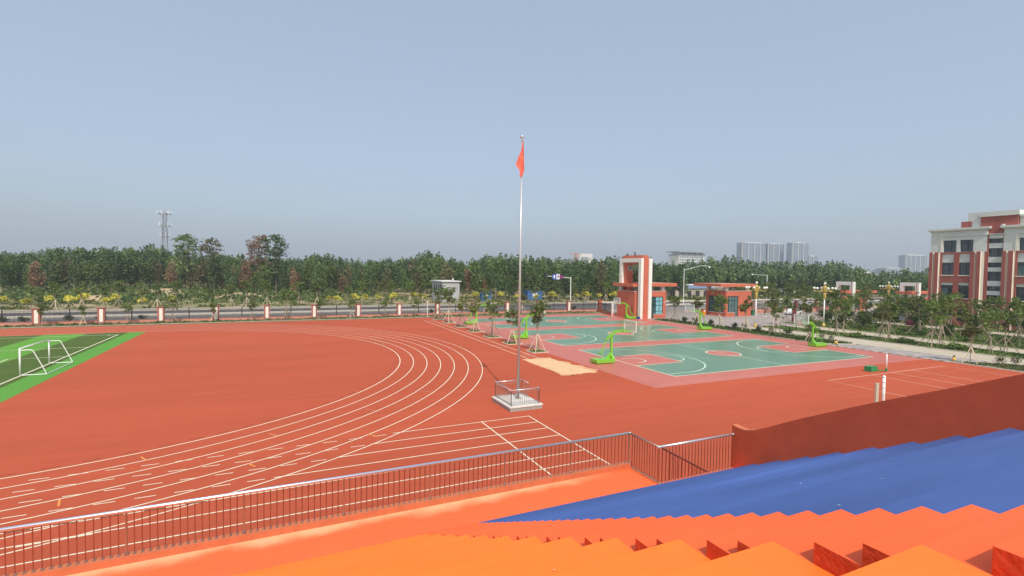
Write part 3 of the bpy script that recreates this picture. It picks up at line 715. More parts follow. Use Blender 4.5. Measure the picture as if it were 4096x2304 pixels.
# return fence to the gatehouse
t = thing('fence_bay', (32.5, 55, 0), 'short black fence bay running from the plain pillar to the gatehouse', 'fence')
b = MB(); k_ = 50
for i in range(k_): f = i/k_; x, y = 33.6+(31.0-33.6)*f, 59.7+(50.9-59.7)*f; b.box(x-.013, y-.013, .4, x+.013, y+.013, 2.1, 'iron_black', False)
b.build('fence_bars', t)['kind'] = 'stuff'
r = MB()
for z in (.6, 1.95): r.bar((33.6, 59.7, z), (31, 50.9, z), .035, .05, 'iron_black')
r.build('fence_rails', t); MB().bar((33.6, 59.7, .2), (31, 50.3, .2), .25, .5, 'house_red').build('low_wall', t); MB().box(30.8, 50.6, 0, 31.1, 50.95, 2.5, 'house_white').build('end_post', t)
MB().box(32.3, 55.2, .3, 32.38, 55.28, 2.4, 'iron_black').build('fence_post', t)

# ------------------------------------------------------------------ gatehouse 1 with the tall portal
def window(parent, ax, c, u0, u1, z0, z1, nu, nz, glass='glass_teal', depth=.10, fr=.05, sgn=-1, curtain=None):
    """recessed framed window on plane x=c (ax=0) or y=c (ax=1), facing -axis"""
    P = lambda u, dd, z: (c+dd, u, z) if ax == 0 else (u, c+dd, z)
    def bx(m, u_0, u_1, d0, d1, z_0, z_1):
        a = P(u_0, d0, z_0); b = P(u_1, d1, z_1); return MB().box(a[0], a[1], a[2], b[0], b[1], b[2], m)
    f = MB(); fm = 'frame_dark'
    def add(u_0, u_1, z_0, z_1):
        a = P(u_0, depth-.05, z_0); b = P(u_1, depth+.02, z_1); f.box(a[0], a[1], a[2], b[0], b[1], b[2], fm)
    add(u0, u1, z0, z0+fr); add(u0, u1, z1-fr, z1); add(u0, u0+fr, z0+fr, z1-fr); add(u1-fr, u1, z0+fr, z1-fr)
    us = nu if hasattr(nu, '__len__') else [u0+(u1-u0)*k/nu for k in range(1, nu)]
    zs = nz if hasattr(nz, '__len__') else [z0+(z1-z0)*k/nz for k in range(1, nz)]
    for u in us: add(u-.03, u+.03, z0+fr, z1-fr)
    for z in zs: add(u0+fr, u1-fr, z-.03, z+.03)
    fo = f.build('window', parent)
    uu = [u0+.01]+list(us)+[u1-.01]; zz = [z0+.01]+list(zs)+[z1-.01]
    for i in range(len(uu)-1):
        for j in range(len(zz)-1):
            g_ = glass
            cc_ = curtain(i, j) if curtain else None
            if cc_: g_ = cc_
            bx(g_, uu[i]+.002, uu[i+1]-.002, depth+.01+.001*((i+j) % 2), depth+.03, zz[j]+.002, zz[j+1]-.002).build('pane', fo)
    return fo
def wall_y(mb, y0, y1, x0, x1, z0, z1, holes, m):
    """wall slab between y0,y1 thick with rectangular holes (x0,x1,z0,z1)"""
    xs = sorted({x0, x1, *[h[0] for h in holes], *[h[1] for h in holes]}); zs = sorted({z0, z1, *[h[2] for h in holes], *[h[3] for h in holes]})
    for i in range(len(xs)-1):
        for j in range(len(zs)-1):
            cx, cz = (xs[i]+xs[i+1])/2, (zs[j]+zs[j+1])/2
            if not any(h[0] < cx < h[1] and h[2] < cz < h[3] for h in holes): mb.box(xs[i], y0, zs[j], xs[i+1], y1, zs[j+1], m)
def wall_x(mb, x0, x1, y0, y1, z0, z1, holes, m):
    ys = sorted({y0, y1, *[h[0] for h in holes], *[h[1] for h in holes]}); zs = sorted({z0, z1, *[h[2] for h in holes], *[h[3] for h in holes]})
    for i in range(len(ys)-1):
        for j in range(len(zs)-1):
            cy, cz = (ys[i]+ys[i+1])/2, (zs[j]+zs[j+1])/2
            if not any(h[0] < cy < h[1] and h[2] < cz < h[3] for h in holes): mb.box(x0, ys[i], zs[j], x1, ys[i+1], zs[j+1], m)
g1 = thing('gatehouse', (34, 46, 0), 'orange-red gatehouse with tall white and red portal frame beside the far court', 'gatehouse')
def portal(x0, x1, y0, y1, top, iy0, iy1, itop, m, name, zb=0):
    q = MB(); q.box(x0, y0, zb, x1, iy0, top, m); q.box(x0, iy1, zb, x1, y1, top, m); q.box(x0, iy0, itop, x1, iy1, top, m); return q.build(name, g1)
portal(31.6, 32.2, 43.0, 49.6, 11.5, 43.72, 48.85, 10.72, 'house_white', 'white_frame')
portal(32.2, 33.55, 43.25, 49.35, 12.1, 43.95, 47.9, 10.35, 'house_red', 'red_frame')
portal(33.55, 34.3, 43.0, 49.6, 11.5, 43.72, 48.85, 10.72, 'house_white', 'white_frame')
w_ = MB(); wall_x(w_, 31.15, 31.6, 44.1, 49.55, 0, 5.15, [(44.75, 45.15, 1.15, 2.15)], 'house_red'); w_.box(31.6, 44.1, 0, 32.19, 49.55, 5.15, 'house_red'); w_.build('side_wall', g1)
box('wall_coping', g1, 31.1, 44.05, 5.15, 31.6, 49.6, 5.21, 'house_white'); box('meter_hatch', g1, 31.35, 44.77, 1.17, 31.4, 45.13, 2.13, 'dark_open')
w_ = MB(); wall_y(w_, 43.35, 43.65, 34.3, 38.15, 0, 5.22, [(34.42, 35.15, 0, 4.15), (35.15, 37.45, .8, 4.15)], 'house_red'); w_.box(37.85, 43.65, 0, 38.15, 49, 5.22, 'house_red'); w_.box(34.3, 48.7, 0, 37.85, 49, 5.22, 'house_red'); w_.box(34.3, 43.65, 5.0, 37.85, 48.7, 5.22, 'house_red'); w_.build('house_wall', g1)
box('window_sill', g1, 35.15, 43.3, .74, 37.5, 43.6, .80, 'house_white'); box('wall_coping', g1, 34.3, 43.3, 5.22, 38.2, 49.05, 5.27, 'house_white')
cf = lambda i, j: 'curtain' if i >= 1 else None
window(g1, 1, 43.4, 35.15, 37.45, .8, 4.15, [35.75, 36.6], [1.35, 2.45, 3.3], curtain=lambda i, j: 'curtain' if (i >= 1 and j >= 0) else None)
window(g1, 1, 43.4, 34.42, 35.15, 0, 4.15, 1, [2.4])
for x, y in ((37.3, 43.5), (37.3, 48.2), (34.4, 48.2)): box('roof_column', g1, x, y, 5.26, x+.62, y+.62, 6.15, 'house_white')
box('roof_slab', g1, 34.31, 42.7, 6.15, 40.3, 50.2, 6.75, 'house_red'); box('roof_slab', g1, 30.5, 43.95, 6.05, 31.59, 50.2, 6.65, 'house_red'); box('roof_slab', g1, 31.6, 43.98, 6.06, 32.19, 48.84, 6.64, 'house_red')
box('roof_top', g1, 34.36, 42.75, 6.75, 40.25, 50.15, 6.79, 'wall_salmon')
em = MB(); em.lathe([(.001, 0), (.45, .0), (.62, .02), (.62, -.06)], 'emblem', 20)
em.v = [(32.88+x, 47.88-z-.03, 9.65+y) for x, y, z in em.v]; em.build('round_emblem', g1)
em = MB(); em.lathe([(.52, .03), (.62, .035), (.62, 0)], 'pillar_white', 20); em.v = [(32.88+x, 47.86-z-.03, 9.65+y) for x, y, z in em.v]; em.build('emblem_ring', g1)
MB().box(37.6, 43.15, 2.9, 37.75, 43.35, 3.1, 'white_paint').build('security_camera', g1)

g2 = thing('gatehouse', (56, 44, 0), 'low orange-red guard house with floating flat roof right of the sliding gate', 'gatehouse')
w_ = MB(); wall_y(w_, 41.6, 41.9, 52.4, 59.75, 0, 5.25, [(52.95, 55.0, .87, 4.2), (55.0, 55.95, .0, 4.2)], 'house_red')
wall_x(w_, 52.4, 52.7, 41.9, 46.9, 0, 5.25, [(42.2, 46.2, .8, 4.15)], 'house_red'); w_.box(59.45, 41.9, 0, 59.75, 46.9, 5.25, 'house_red'); w_.box(52.7, 46.6, 0, 59.45, 46.9, 5.25, 'house_red'); w_.box(52.7, 41.9, 5.0, 59.45, 46.6, 5.25, 'house_red'); w_.build('house_wall', g2)
box('wall_coping', g2, 52.35, 41.55, 5.25, 59.8, 46.95, 5.31, 'house_white')
for x, y in ((52.42, 41.62), (58.5, 41.62), (52.42, 46.2), (58.9, 46.2)): box('roof_column', g2, x, y, 5.31, x+.62, y+.62, 6.12, 'house_white')
box('roof_slab', g2, 50.1, 40.9, 6.12, 60.1, 48.2, 6.68, 'house_red'); box('roof_top', g2, 50.15, 40.95, 6.68, 60.05, 48.15, 6.72, 'wall_salmon')
window(g2, 1, 41.65, 52.95, 55.0, .87, 4.2, [53.4, 54.3], [2.2, 3.3], curtain=lambda i, j: 'curtain_dim' if i >= 1 else None)
window(g2, 1, 41.65, 55.0, 55.95, .0, 4.2, 1, [1.2, 3.3], curtain=lambda i, j: 'curtain_dim')
window(g2, 0, 52.45, 42.2, 46.2, .8, 4.15, [42.9, 43.7, 44.5, 45.3], [1.4, 2.6, 3.4])
box('window_sill', g2, 52.9, 41.56, .81, 55, 41.9, .87, 'house_white'); box('window_sill', g2, 52.36, 42.15, .74, 52.7, 46.25, .8, 'house_white')

# sliding accordion gate
ag = thing('accordion_gate', (42, 46.4, 0), 'low steel folding gate across the entrance between the two gatehouses', 'gate')
q = MB()
for k in range(34):
    x = 37.9+k*.36
    for y in (46.25, 46.6):
        q.tube((x, y, .12), (x+.36, y, 1.5), .022, 'steel_warm', 4); q.tube((x+.36, y, .12), (x, y, 1.5), .022, 'steel_warm', 4)
q.build('lattice', ag)['kind'] = 'stuff'
for k in range(35):
    x = 37.9+k*.36; MB().add([(x, 46.2, .12), (x+.13, 46.2, .12), (x-.07, 46.2, .72), (x-.17, 46.2, .72), (x, 46.65, .12), (x+.13, 46.65, .12), (x-.07, 46.65, .72), (x-.17, 46.65, .72)], [(0, 1, 2, 3), (7, 6, 5, 4), (0, 4, 5, 1), (3, 2, 6, 7), (1, 5, 6, 2), (0, 3, 7, 4)], 'roof_pale').build('gate_module', ag)
    MB().ball((x, 46.42, 1.56), .06, 'steel', 6).build('gate_cap', ag)
box('ground_rail', ag, 37.9, 46.3, .0, 52.2, 46.55, .08, 'stone_grey')
mb_ = thing('gate_motor', (50.8, 45.9, 0), 'orange motor cabinet at the end of the folding gate', 'cabinet')
box('cabinet_body', mb_, 50.3, 45.5, 0, 51.1, 46.2, 1.25, 'gate_orange'); box('cabinet_top', mb_, 50.25, 45.45, 1.25, 51.15, 46.25, 1.33, 'marker_black'); box('cabinet_slot', mb_, 50.45, 45.48, .75, 50.95, 45.5, 1.05, 'roof_pale')

# small gates further along the road
def small_gate(ox, oy, label, mirror=False):
    t = thing('gatehouse', (97+ox, 45+oy, 0), label, 'gatehouse')
    B = lambda nm, x0, y0, z0, x1, y1, z1, m: box(nm, t, x0+ox, y0+oy, z0, x1+ox, y1+oy, z1, m)
    w_ = MB(); wall_x(w_, 97+ox, 97.25+ox, 45.0+oy, 48.2+oy, 0, 3.5, [(46.1+oy, 46.9+oy, 1.1, 2.4)], 'house_red'); wall_y(w_, 45.0+oy, 45.25+oy, 97.25+ox, 106+ox, 0, 3.5, [(100.7+ox, 103.2+ox, .4, 2.55)], 'house_red'); w_.box(105.75+ox, 45.25+oy, 0, 106+ox, 48.2+oy, 3.5, 'house_red'); w_.box(97.2+ox, 45.2+oy, 3.3, 105.8+ox, 48.2+oy, 3.5, 'house_red'); w_.build('house_wall', t)
    window(t, 1, 45.05+oy, 100.7+ox, 103.2+ox, .4, 2.55, 3, 2); window(t, 0, 97.05+ox, 46.1+oy, 46.9+oy, 1.1, 2.4, 2, 1)
    B('wall_coping', 96.95, 44.95, 3.5, 106.05, 48.25, 3.56, 'house_white')
    q = MB(); m = 'house_white'; x0, x1 = 98.3+ox, 99.2+ox
    q.box(x0, 43.9+oy, 0, x1, 44.75+oy, 7.25, m); q.box(x0, 47.4+oy, 3.57, x1, 48.15+oy, 7.25, m); q.box(x0, 44.75+oy, 6.4, x1, 47.4+oy, 7.25, m); q.build('white_frame', t)
    B('frame_groove', 98.26, 44.30, 0.02, 98.3, 44.42, 7.2, 'pillar_red')
    B('roof_slab', 96.2, 44.3, 4.4, 98.29, 48.0, 5.0, 'house_red'); B('roof_slab', 99.21, 44.3, 4.45, 109, 48.0, 5.05, 'house_red')
    for x in (97.1, 104.6): B('roof_column', x, 45.1, 3.56, x+.6, 45.7, 4.4, 'house_white')
small_gate(0, 0, 'small red pedestrian gatehouse with white portal frame behind the second golden lamp')
small_gate(15.5, -6.5, 'farthest red gatehouse, partly hidden by the school building corner')
# boundary wall between guard house and small gate
for k in range(5):
    x0, y0 = 60.2+k*7.0, 46.9+k*-.25
    t = thing('fence_bay', (x0+3.4, y0, 0), 'red low wall with railings right of the guard house, ' + ['first', 'second', 'third', 'fourth', 'last'][k] + ' section', 'fence', 'wall sections right of the guard house')
    box('low_wall', t, x0, y0-.12, 0, x0+6.9, y0+.12, .85, 'wall_salmon'); box('end_pier', t, x0+6.3, y0-.3, 0, x0+6.88, y0+.3, 2.6, 'pillar_red')
    r = MB()
    for z in (1.0, 2.3): r.box(x0, y0-.03, z, x0+6.3, y0+.03, z+.07, 'iron_black')
    r.build('fence_rails', t); b = MB()
    for i in range(46): b.box(x0+.05+i*.137, y0-.012, .85, x0+.08+i*.137, y0+.012, 2.35, 'iron_black', False)
    b.build('fence_bars', t)['kind'] = 'stuff'

# ------------------------------------------------------------------ school building
sb = thing('school_building', (80, 12, 0), 'four storey red and white school building at the right edge', 'building')
FX = 79.0
def fb(name, y0, y1, z0, z1, m, x0=FX, x1=FX+.5, parent=sb): return MB().box(x0, min(y0, y1), z0, x1, max(y0, y1), z1, m).build(name, parent)
box('main_block', sb, 79.5, -6, 0, 95, 19.0, 16.1, 'school_white')
def fin(y0, y1, x0=FX-.28):
    b = MB().box(x0, y1, 0, FX+.2, y0, 13.27, 'school_red'); b.m = [b.mi('school_cream') if i == 1 else k for i, k in enumerate(b.m)]; b.build('facade_fin', sb)
def bay(o, dirn=1):
    """window bay spanning y 17.45..12.95 shifted by o"""
    Y = lambda y: y+o
    fb('pier_wall', Y(19.0), Y(17.45), 0, 13.25, 'school_cream'); fb('pier_wall', Y(12.95), Y(11.2), 0, 13.25, 'school_cream')
    for a_, b_ in ((19.03, 18.5), (18.25, 17.62), (12.95, 12.35), (12.15, 11.58)): fin(Y(a_), Y(b_))
    fb('red_band', Y(17.45), Y(12.95), 12.95, 13.25, 'school_red', FX-.05); fb('red_band', Y(17.45), Y(12.95), 7.85, 9.02, 'school_red', FX-.05)
    fb('red_band', Y(17.45), Y(12.95), 3.6, 4.95, 'school_red', FX-.05); fb('red_band', Y(17.45), Y(12.95), 0, 1.05, 'school_red', FX-.05)
    for z0, z1 in ((9.02, 12.95), (4.95, 7.85), (1.05, 3.6)):
        fb('red_column', Y(15.42), Y(14.65), z0, z1, 'school_red', FX-.04); fb('red_column', Y(17.45), Y(17.2), z0, z1, 'school_red', FX-.03); fb('red_column', Y(13.12), Y(12.95), z0, z1, 'school_red', FX-.03)
    for a_, b_ in ((17.2, 15.42), (14.65, 13.12)):
        fb('white_panel', Y(a_), Y(b_), 11.4, 12.95, 'school_white', FX+.12); fb('white_panel', Y(a_), Y(b_), 7.36, 7.85, 'school_white', FX+.12)
        for z0, z1 in ((9.17, 11.4), (5.12, 7.36), (1.05, 3.6)):
            window(sb, 0, FX+.15, Y(b_), Y(a_), z0, z1, [Y(b_)+.55*(a_-b_)-.25], [z1-.5], glass='glass_dark', curtain=lambda i, j: 'curtain_dim' if (i == 1 and j == 0 and random.random() < .3) else None)
        fb('window_sill', Y(a_)+.1, Y(b_)-.1, 9.02, 9.17, 'school_cream', FX-.12); fb('window_sill', Y(a_)+.1, Y(b_)-.1, 4.95, 5.10, 'school_cream', FX-.12)
    w_ = MB(); hs = [(Y(15.15), Y(17.04), 13.27, 15.38), (Y(12.75), Y(14.6), 13.27, 15.38)]
    wall_x(w_, FX, FX+.5, Y(10.9), Y(19.0), 13.251, 17.0, hs, 'school_white'); w_.build('top_wall', sb)
    fb('frame_moulding', Y(17.5), Y(17.2), 13.27, 16.05, 'school_cream', FX-.08); fb('frame_moulding', Y(17.5), Y(11.0), 16.05, 16.18, 'school_white', FX-.12)
    for h in hs: window(sb, 0, FX+.15, h[0], h[1], h[2], h[3], [h[0]+.8], [14.8], glass='glass_dark')
    fb('cornice', Y(19.25), Y(10.6), 17.0, 17.18, 'school_white', FX-.25, FX+3); fb('cornice', Y(19.4), Y(10.45), 17.18, 17.5, 'school_white', FX-.45, FX+3)
bay(0); bay(-10.25)
fb('cornice', 9.0, 8.75, 17.3, 17.75, 'school_white', FX-.4)
for a_, b_ in ((11.2, 10.68), (8.85, 8.3)): fb('red_column', a_, b_, 0, 16.1, 'school_red', FX+.06)
zz = [(15.43, 16.05, 0), (14.64, 15.43, 1), (13.8, 14.64, 0), (12.3, 13.8, 1), (11.36, 12.3, 0), (10.53, 11.36, 1), (9.83, 10.53, 0), (8.25, 9.83, 1), (7.37, 8.25, 0), (6.55, 7.37, 1), (5.83, 6.55, 0), (4.26, 5.83, 1)]
for z0, z1, g_ in zz:
    if g_: window(sb, 0, FX+.3, 8.86, 10.67, z0, z1, [9.5], 1 if z1-z0 < 1 else [z1-.5], glass='glass_dark')
    else: fb('spandrel_panel', 10.67, 8.86, z0, z1, 'school_white', FX+.1)
fb('red_band', 10.67, 8.86, 0, 4.2, 'school_red', FX+.08); fb('window_sill', 10.7, 8.84, 4.2, 4.27, 'school_cream', FX+.0)
fb('white_line', 11.3, 8.2, 16.1, 16.25, 'school_white', FX-.1)
box('stair_tower', sb, FX+.3, 7.2, 16.25, 90, 12.0, 19.2, 'school_red'); box('stair_tower_band', sb, FX+.1, 7.0, 19.2, 90.2, 12.05, 20.0, 'school_white')
box('roof_block', sb, FX+.6, 12.06, 17.5, 85, 13.9, 20.05, 'school_white'); box('roof_block', sb, FX+.5, 13.35, 17.5, 84, 14.8, 18.62, 'school_red')
box('roof_block', sb, FX+.8, -5, 17.5, 90, 7.15, 18.9, 'school_white'); box('roof_cornice', sb, FX+.5, -5, 18.9, 90, 7.1, 19.25, 'school_white')
box('roof_slab', sb, 79.5, -6, 16.1, 95, 19, 17.45, 'school_white')
MB().tube((80, 17.9, 17.4), (80, 17.9, 19.5), .03, 'steel', 5).build('lightning_rod', sb)

# ------------------------------------------------------------------ golden street lamps
def gold_lamp():
    t = thing('street_lamp', (0, 0, 0), '', 'street lamp', 'golden globe lamps along the drive')
    MB().lathe([(.30, 0), (.30, .25), (.22, .55), (.14, .7)], 'gold', 8).build('lamp_base', t)
    MB().tube((0, 0, .6), (0, 0, 4.75), .10, 'white_paint', 12).build('lamp_pole', t, smooth=True)
    MB().lathe([(.12, 4.7), (.17, 4.8), (.15, 4.95), (.22, 5.05), (.22, 5.5), (.27, 5.6), (.2, 5.72), (.2, 5.85)], 'gold', 12).build('sleeve', t)
    MB().lathe([(.2, 5.85), (.36, 6.0), (.40, 6.35), (.44, 6.62), (.40, 6.68), (.50, 6.72), (.30, 6.85), (.08, 7.0), (.05, 7.2)], 'gold', 8).build('lantern', t)
    MB().ball((0, 0, 7.38), .20, 'globe', 10, 1.1).build('top_globe', t, smooth=True)
    for k in range(6):
        a = math.pi/3*k+.45; c, s = math.cos(a), math.sin(a)
        P = [(.34, 6.5), (.62, 6.3), (.85, 6.08), (1.1, 5.96), (1.35, 6.0), (1.52, 6.15), (1.57, 6.38)]
        m = MB().path([(r*c, r*s, z) for r, z in P], .032, 'gold', 6); o = m.build('lamp_arm', t)
        MB().ball((1.57*c, 1.57*s, 6.58), .22, 'globe', 10, .95).build('globe', o, smooth=True)
    return t
L0 = gold_lamp(); L0.location = (41.0, 25.3, 0); L0['label'] = 'tall white and gold street lamp with globes, nearest to the guard house'
dup(L0, (53.04, 21.71, 0), .42, 'second golden globe street lamp, behind the front court hoop')
dup(L0, (89.1, 31.1, 0), .35, 'smallest golden globe street lamp, between the two small gatehouses')

# other poles
sp = thing('traffic_signal', (45.27, 90.1, 0), 'grey cantilever signal pole with blue and purple signs over the road', 'traffic signal')
MB().tube((45.27, 90.1, 0), (45.27, 90.1, 7.2), .13, 'board_frame', 8).build('signal_pole', sp); MB().tube((45.27, 90.1, 6.9), (37.6, 90.1, 7.4), .08, 'board_frame', 6).build('signal_arm', sp)
MB().box(36.9, 90, 6.7, 37.5, 90.3, 8.4, 'marker_black').build('signal_head', sp)
MB().box(39.2, 90, 6.5, 40.4, 90.06, 8.0, 'sign_blue').build('direction_sign', sp); MB().box(39.5, 89.95, 6.8, 40.0, 89.99, 7.7, 'sign_white').build('sign_symbol', sp)
MB().box(40.45, 90, 6.5, 41.5, 90.06, 8.0, 'sign_white').build('direction_sign', sp); MB().box(40.8, 89.95, 7.0, 41.2, 89.99, 7.6, 'sign_purple').build('sign_symbol', sp)
o = MB().lathe([(.001, 0), (.62, 0), (.62, .05)], 'sign_purple', 8); o.v = [(42.1+x, 90-z, 7.2+y) for x, y, z in o.v]; o.build('octagon_sign', sp)
lp = thing('street_lamp', (74.3, 76.1, 0), 'slender white street lamp with a long arm on the road behind the gate', 'street lamp')
MB().tube((74.3, 76.1, 0), (74.3, 76.1, 10.2), .12, 'white_paint', 8, r2=.08).build('lamp_pole', lp); MB().path([(74.3, 76.1, 9.6), (80.5, 76.1, 11), (84, 76.1, 10.9)], .06, 'board_frame', 6).build('lamp_arm', lp); MB().ball((84, 76.1, 10.6), .25, 'globe', 8, 1.3).build('lamp_head', lp)
lq = thing('street_lamp', (76, 60, 0), 'grey street lamp arm reaching behind the second golden lamp', 'street lamp')
MB().tube((88, 60, 0), (88, 60, 8.6), .09, 'white_paint', 8).build('lamp_pole', lq); MB().tube((88, 60, 8.5), (82.3, 60, 8.75), .05, 'board_frame', 6).build('lamp_arm', lq); MB().ball((82.3, 60, 8.7), .2, 'globe', 8).build('lamp_head', lq)
gp = thing('marker_post', (-5.6, 57.6, 0), 'thin white post with small box by the far corner of the track', 'post')
MB().tube((-5.6, 57.6, 0), (-5.6, 57.6, 2.7), .06, 'white_paint', 8).build('post', gp); box('post_box', gp, -5.75, 57.5, 2.55, -5.45, 57.8, 2.95, 'city_cream')

# small concrete hut
hu = thing('concrete_hut', (11.8, 102, 0), 'small grey concrete building with a pale flat roof in front of the woods', 'building')
w_ = MB(); wl = [(98.3, 99.5, 2.9, 4.6), (100.4, 101.6, 2.9, 4.6), (102.6, 103.7, 2.9, 4.6), (104.7, 105.7, 2.9, 4.6)]
wall_x(w_, 9.4, 9.7, 97.0, 107, 0, 5.5, wl, 'concrete_hut'); w_.box(9.7, 97.0, 0, 14.2, 97.3, 5.5, 'concrete_hut'); w_.box(13.9, 97.3, 0, 14.2, 107, 5.5, 'concrete_hut'); w_.box(9.7, 106.7, 0, 13.9, 107, 5.5, 'concrete_hut'); w_.build('hut_wall', hu)
for a_, b_, c_, d_ in wl: window(hu, 0, 9.45, a_, b_, c_, d_, 2, 1, glass='dark_open')
box('hut_roof', hu, 9.0, 96.6, 5.5, 14.6, 107.4, 5.75, 'roof_pale'); MB().lathe([(.05, 5.75), (.3, 6.1), (.02, 6.5)], 'roof_pale', 8, (12.6, 98, 0)).build('roof_vent', hu)
h2 = thing('concrete_hut', (200, 170, 0), 'tiny white box building standing above the trees right of the first lamp', 'building')
def atray(azt, Yd, tn): return CX+azt*(Yd), CY+Yd, CZ+tn*Yd
Yd = 150; xL = CX+1.378*Yd; xR = CX+1.408*Yd
box('hut_wall', h2, xL, CY+Yd, 0, xR, CY+Yd+4, CZ-.026*Yd, 'city_white'); box('hut_roof', h2, xL-.5, CY+Yd-.5, CZ-.026*Yd, xR+.5, CY+Yd+4.5, CZ-.0225*Yd, 'roof_pale')
for f in (.12, .6): box('hut_window', h2, xL+(xR-xL)*f, CY+Yd-.04, CZ-.033*Yd, xL+(xR-xL)*(f+.25), CY+Yd-.01, CZ-.028*Yd, 'dark_open')
for k, (x, y, lx, hh, lab) in enumerate(((21.5, 99, 3, 2.2, 'small blue tin shed left of the flagpole, among the roadside trees'), (37, 101, 5, 2.6, 'blue tin shed right of the flagpole with a pale window'))):
    t = thing('tin_shed', (x, y, 0), lab, 'shed')
    box('shed_wall', t, x, y, 0, x+lx, y+3, hh, 'tin_blue'); MB().prism([(x-.2, y-.2), (x+lx+.2, y-.2), (x+lx+.2, y+3.2), (x-.2, y+3.2)], hh, hh+.15, 'tin_blue').build('shed_roof', t)
    box('shed_window', t, x+lx*.35, y-.03, 1.2, x+lx*.65, y-.005, 2.2, 'roof_pale')
for k, (x, y, lab) in enumerate(((104, 106, 'long low market shed with slate blue roof behind the gate'), (122, 118, 'rear low shed with pale roof behind the gate'))):
    t = thing('low_shed', (x, y, 0), lab, 'shed')
    box('shed_wall', t, x-12, y, 0, x+14, y+6, 3.2, 'wall_tan'); MB().add([(x-12.5, y-.5, 3.2), (x+14.5, y-.5, 3.2), (x+14.5, y+3, 4.4), (x-12.5, y+3, 4.4), (x+14.5, y+6.5, 3.2), (x-12.5, y+6.5, 3.2)], [(0, 1, 2, 3), (3, 2, 4, 5)], 'roof_slate' if k == 0 else 'roof_pale').build('shed_roof', t)
    for i in range(6): box('shed_opening', t, x-11+i*4, y-.02, .2, x-9+i*4, y-.004, 2.4, 'dark_open')

# communication tower
ct = thing('communication_tower', (-94, 320, 0), 'grey lattice communication tower rising above the left woods', 'tower')
tx, ty, th = CX-.1721*352, CY+352, CZ+.088*352
q = MB(); nlev = 17
for k in range(nlev):
    z0, z1 = th*k/nlev, th*(k+1)/nlev; w0, w1 = 1.7-.85*k/nlev, 1.7-.85*(k+1)/nlev
    c0 = [(tx+sx*w0, ty+sy*w0, z0) for sx, sy in ((-1, -1), (1, -1), (1, 1), (-1, 1))]; c1 = [(tx+sx*w1, ty+sy*w1, z1) for sx, sy in ((-1, -1), (1, -1), (1, 1), (-1, 1))]
    for i in range(4):
        q.tube(c0[i], c1[i], .14, 'tower_steel', 4); q.tube(c0[i], c1[(i+1) % 4], .07, 'tower_steel', 3); q.tube(c0[(i+1) % 4], c1[i], .07, 'tower_steel', 3); q.tube(c1[i], c1[(i+1) % 4], .07, 'tower_steel', 3)
q.build('lattice_mast', ct)
for z, r_, n_ in ((th-1, 3.4, 6), (th-8, 3.2, 5), (th-14, 2.2, 4)):
    MB().lathe([(r_, z), (r_, z+.3), (r_-.6, z+.3)], 'tower_steel', 10, (tx, ty, 0)).build('platform', ct)
    for k in range(n_): a = k*2*math.pi/n_+.3; MB().tube((tx+r_*math.cos(a), ty+r_*math.sin(a), z-.4), (tx+r_*math.cos(a), ty+r_*math.sin(a), z+2.2), .28, 'tower_panel', 5).build('antenna', ct)
MB().tube((tx, ty, th), (tx, ty, th+2.4), .08, 'tower_steel', 4).build('spire', ct)

# distant city
def tower(az0, az1, tn, Yd, nfl, nb, label, cat='apartment tower', dep=18, name='apartment_tower'):
    x0, x1, y, H = CX+az0*Yd, CX+az1*Yd, CY+Yd, CZ+tn*Yd
    t = thing(name, ((x0+x1)/2, y, 0), label, cat, 'distant apartment towers')
    box('tower_block', t, x0, y, 0, x1, y+dep, H, 'city_wall'); wd = (x1-x0)/nb
    for k in range(nb):
        if k % 2 == 0: box('bay_rib', t, x0+k*wd+.1*wd, y-1.2, 0, x0+k*wd+.26*wd, y-.01, H+2.0*(k % 4 == 0), 'city_cream' if k in (0, nb-1) else 'city_white')
    fh = H/nfl; g = MB()
    for f in range(nfl):
        for k in range(nb): g.box(x0+k*wd+.34*wd, y-.3, f*fh+.2*fh, x0+k*wd+1.02*wd, y-.02, f*fh+.85*fh, 'city_glass', False)
    g.build('window_grid', t)['kind'] = 'stuff'
    box('roof_parapet', t, x0+wd, y+2, H, x1-wd, y+dep-2, H+2.5, 'city_white')
    g = MB()
    for f in range(nfl): g.box(x0-.3, y+2, f*fh+.2*fh, x0-.02, y+dep-2, f*fh+.7*fh, 'city_glass', False)
    g.build('side_windows', t)['kind'] = 'stuff'
tower(1.177, 1.275, .0885, 1000, 33, 8, 'tallest hazy apartment tower, left of the distant pair')
tower(1.283, 1.351, .0890, 1000, 33, 6, 'hazy apartment tower standing next to the leftmost one')
tower(1.388, 1.462, .0960, 960, 33, 6, 'hazy apartment tower alone between the pair and the school')
tower(1.466, 1.505, .0571, 960, 18, 4, 'shorter hazy block at the foot of the lone tower')
tower(1.98, 2.112, .0745, 820, 28, 9, 'wide hazy apartment tower just left of the school building')
tower(1.871, 1.965, .0270, 820, 9, 9, 'low pale hazy block left of the wide tower', dep=30)
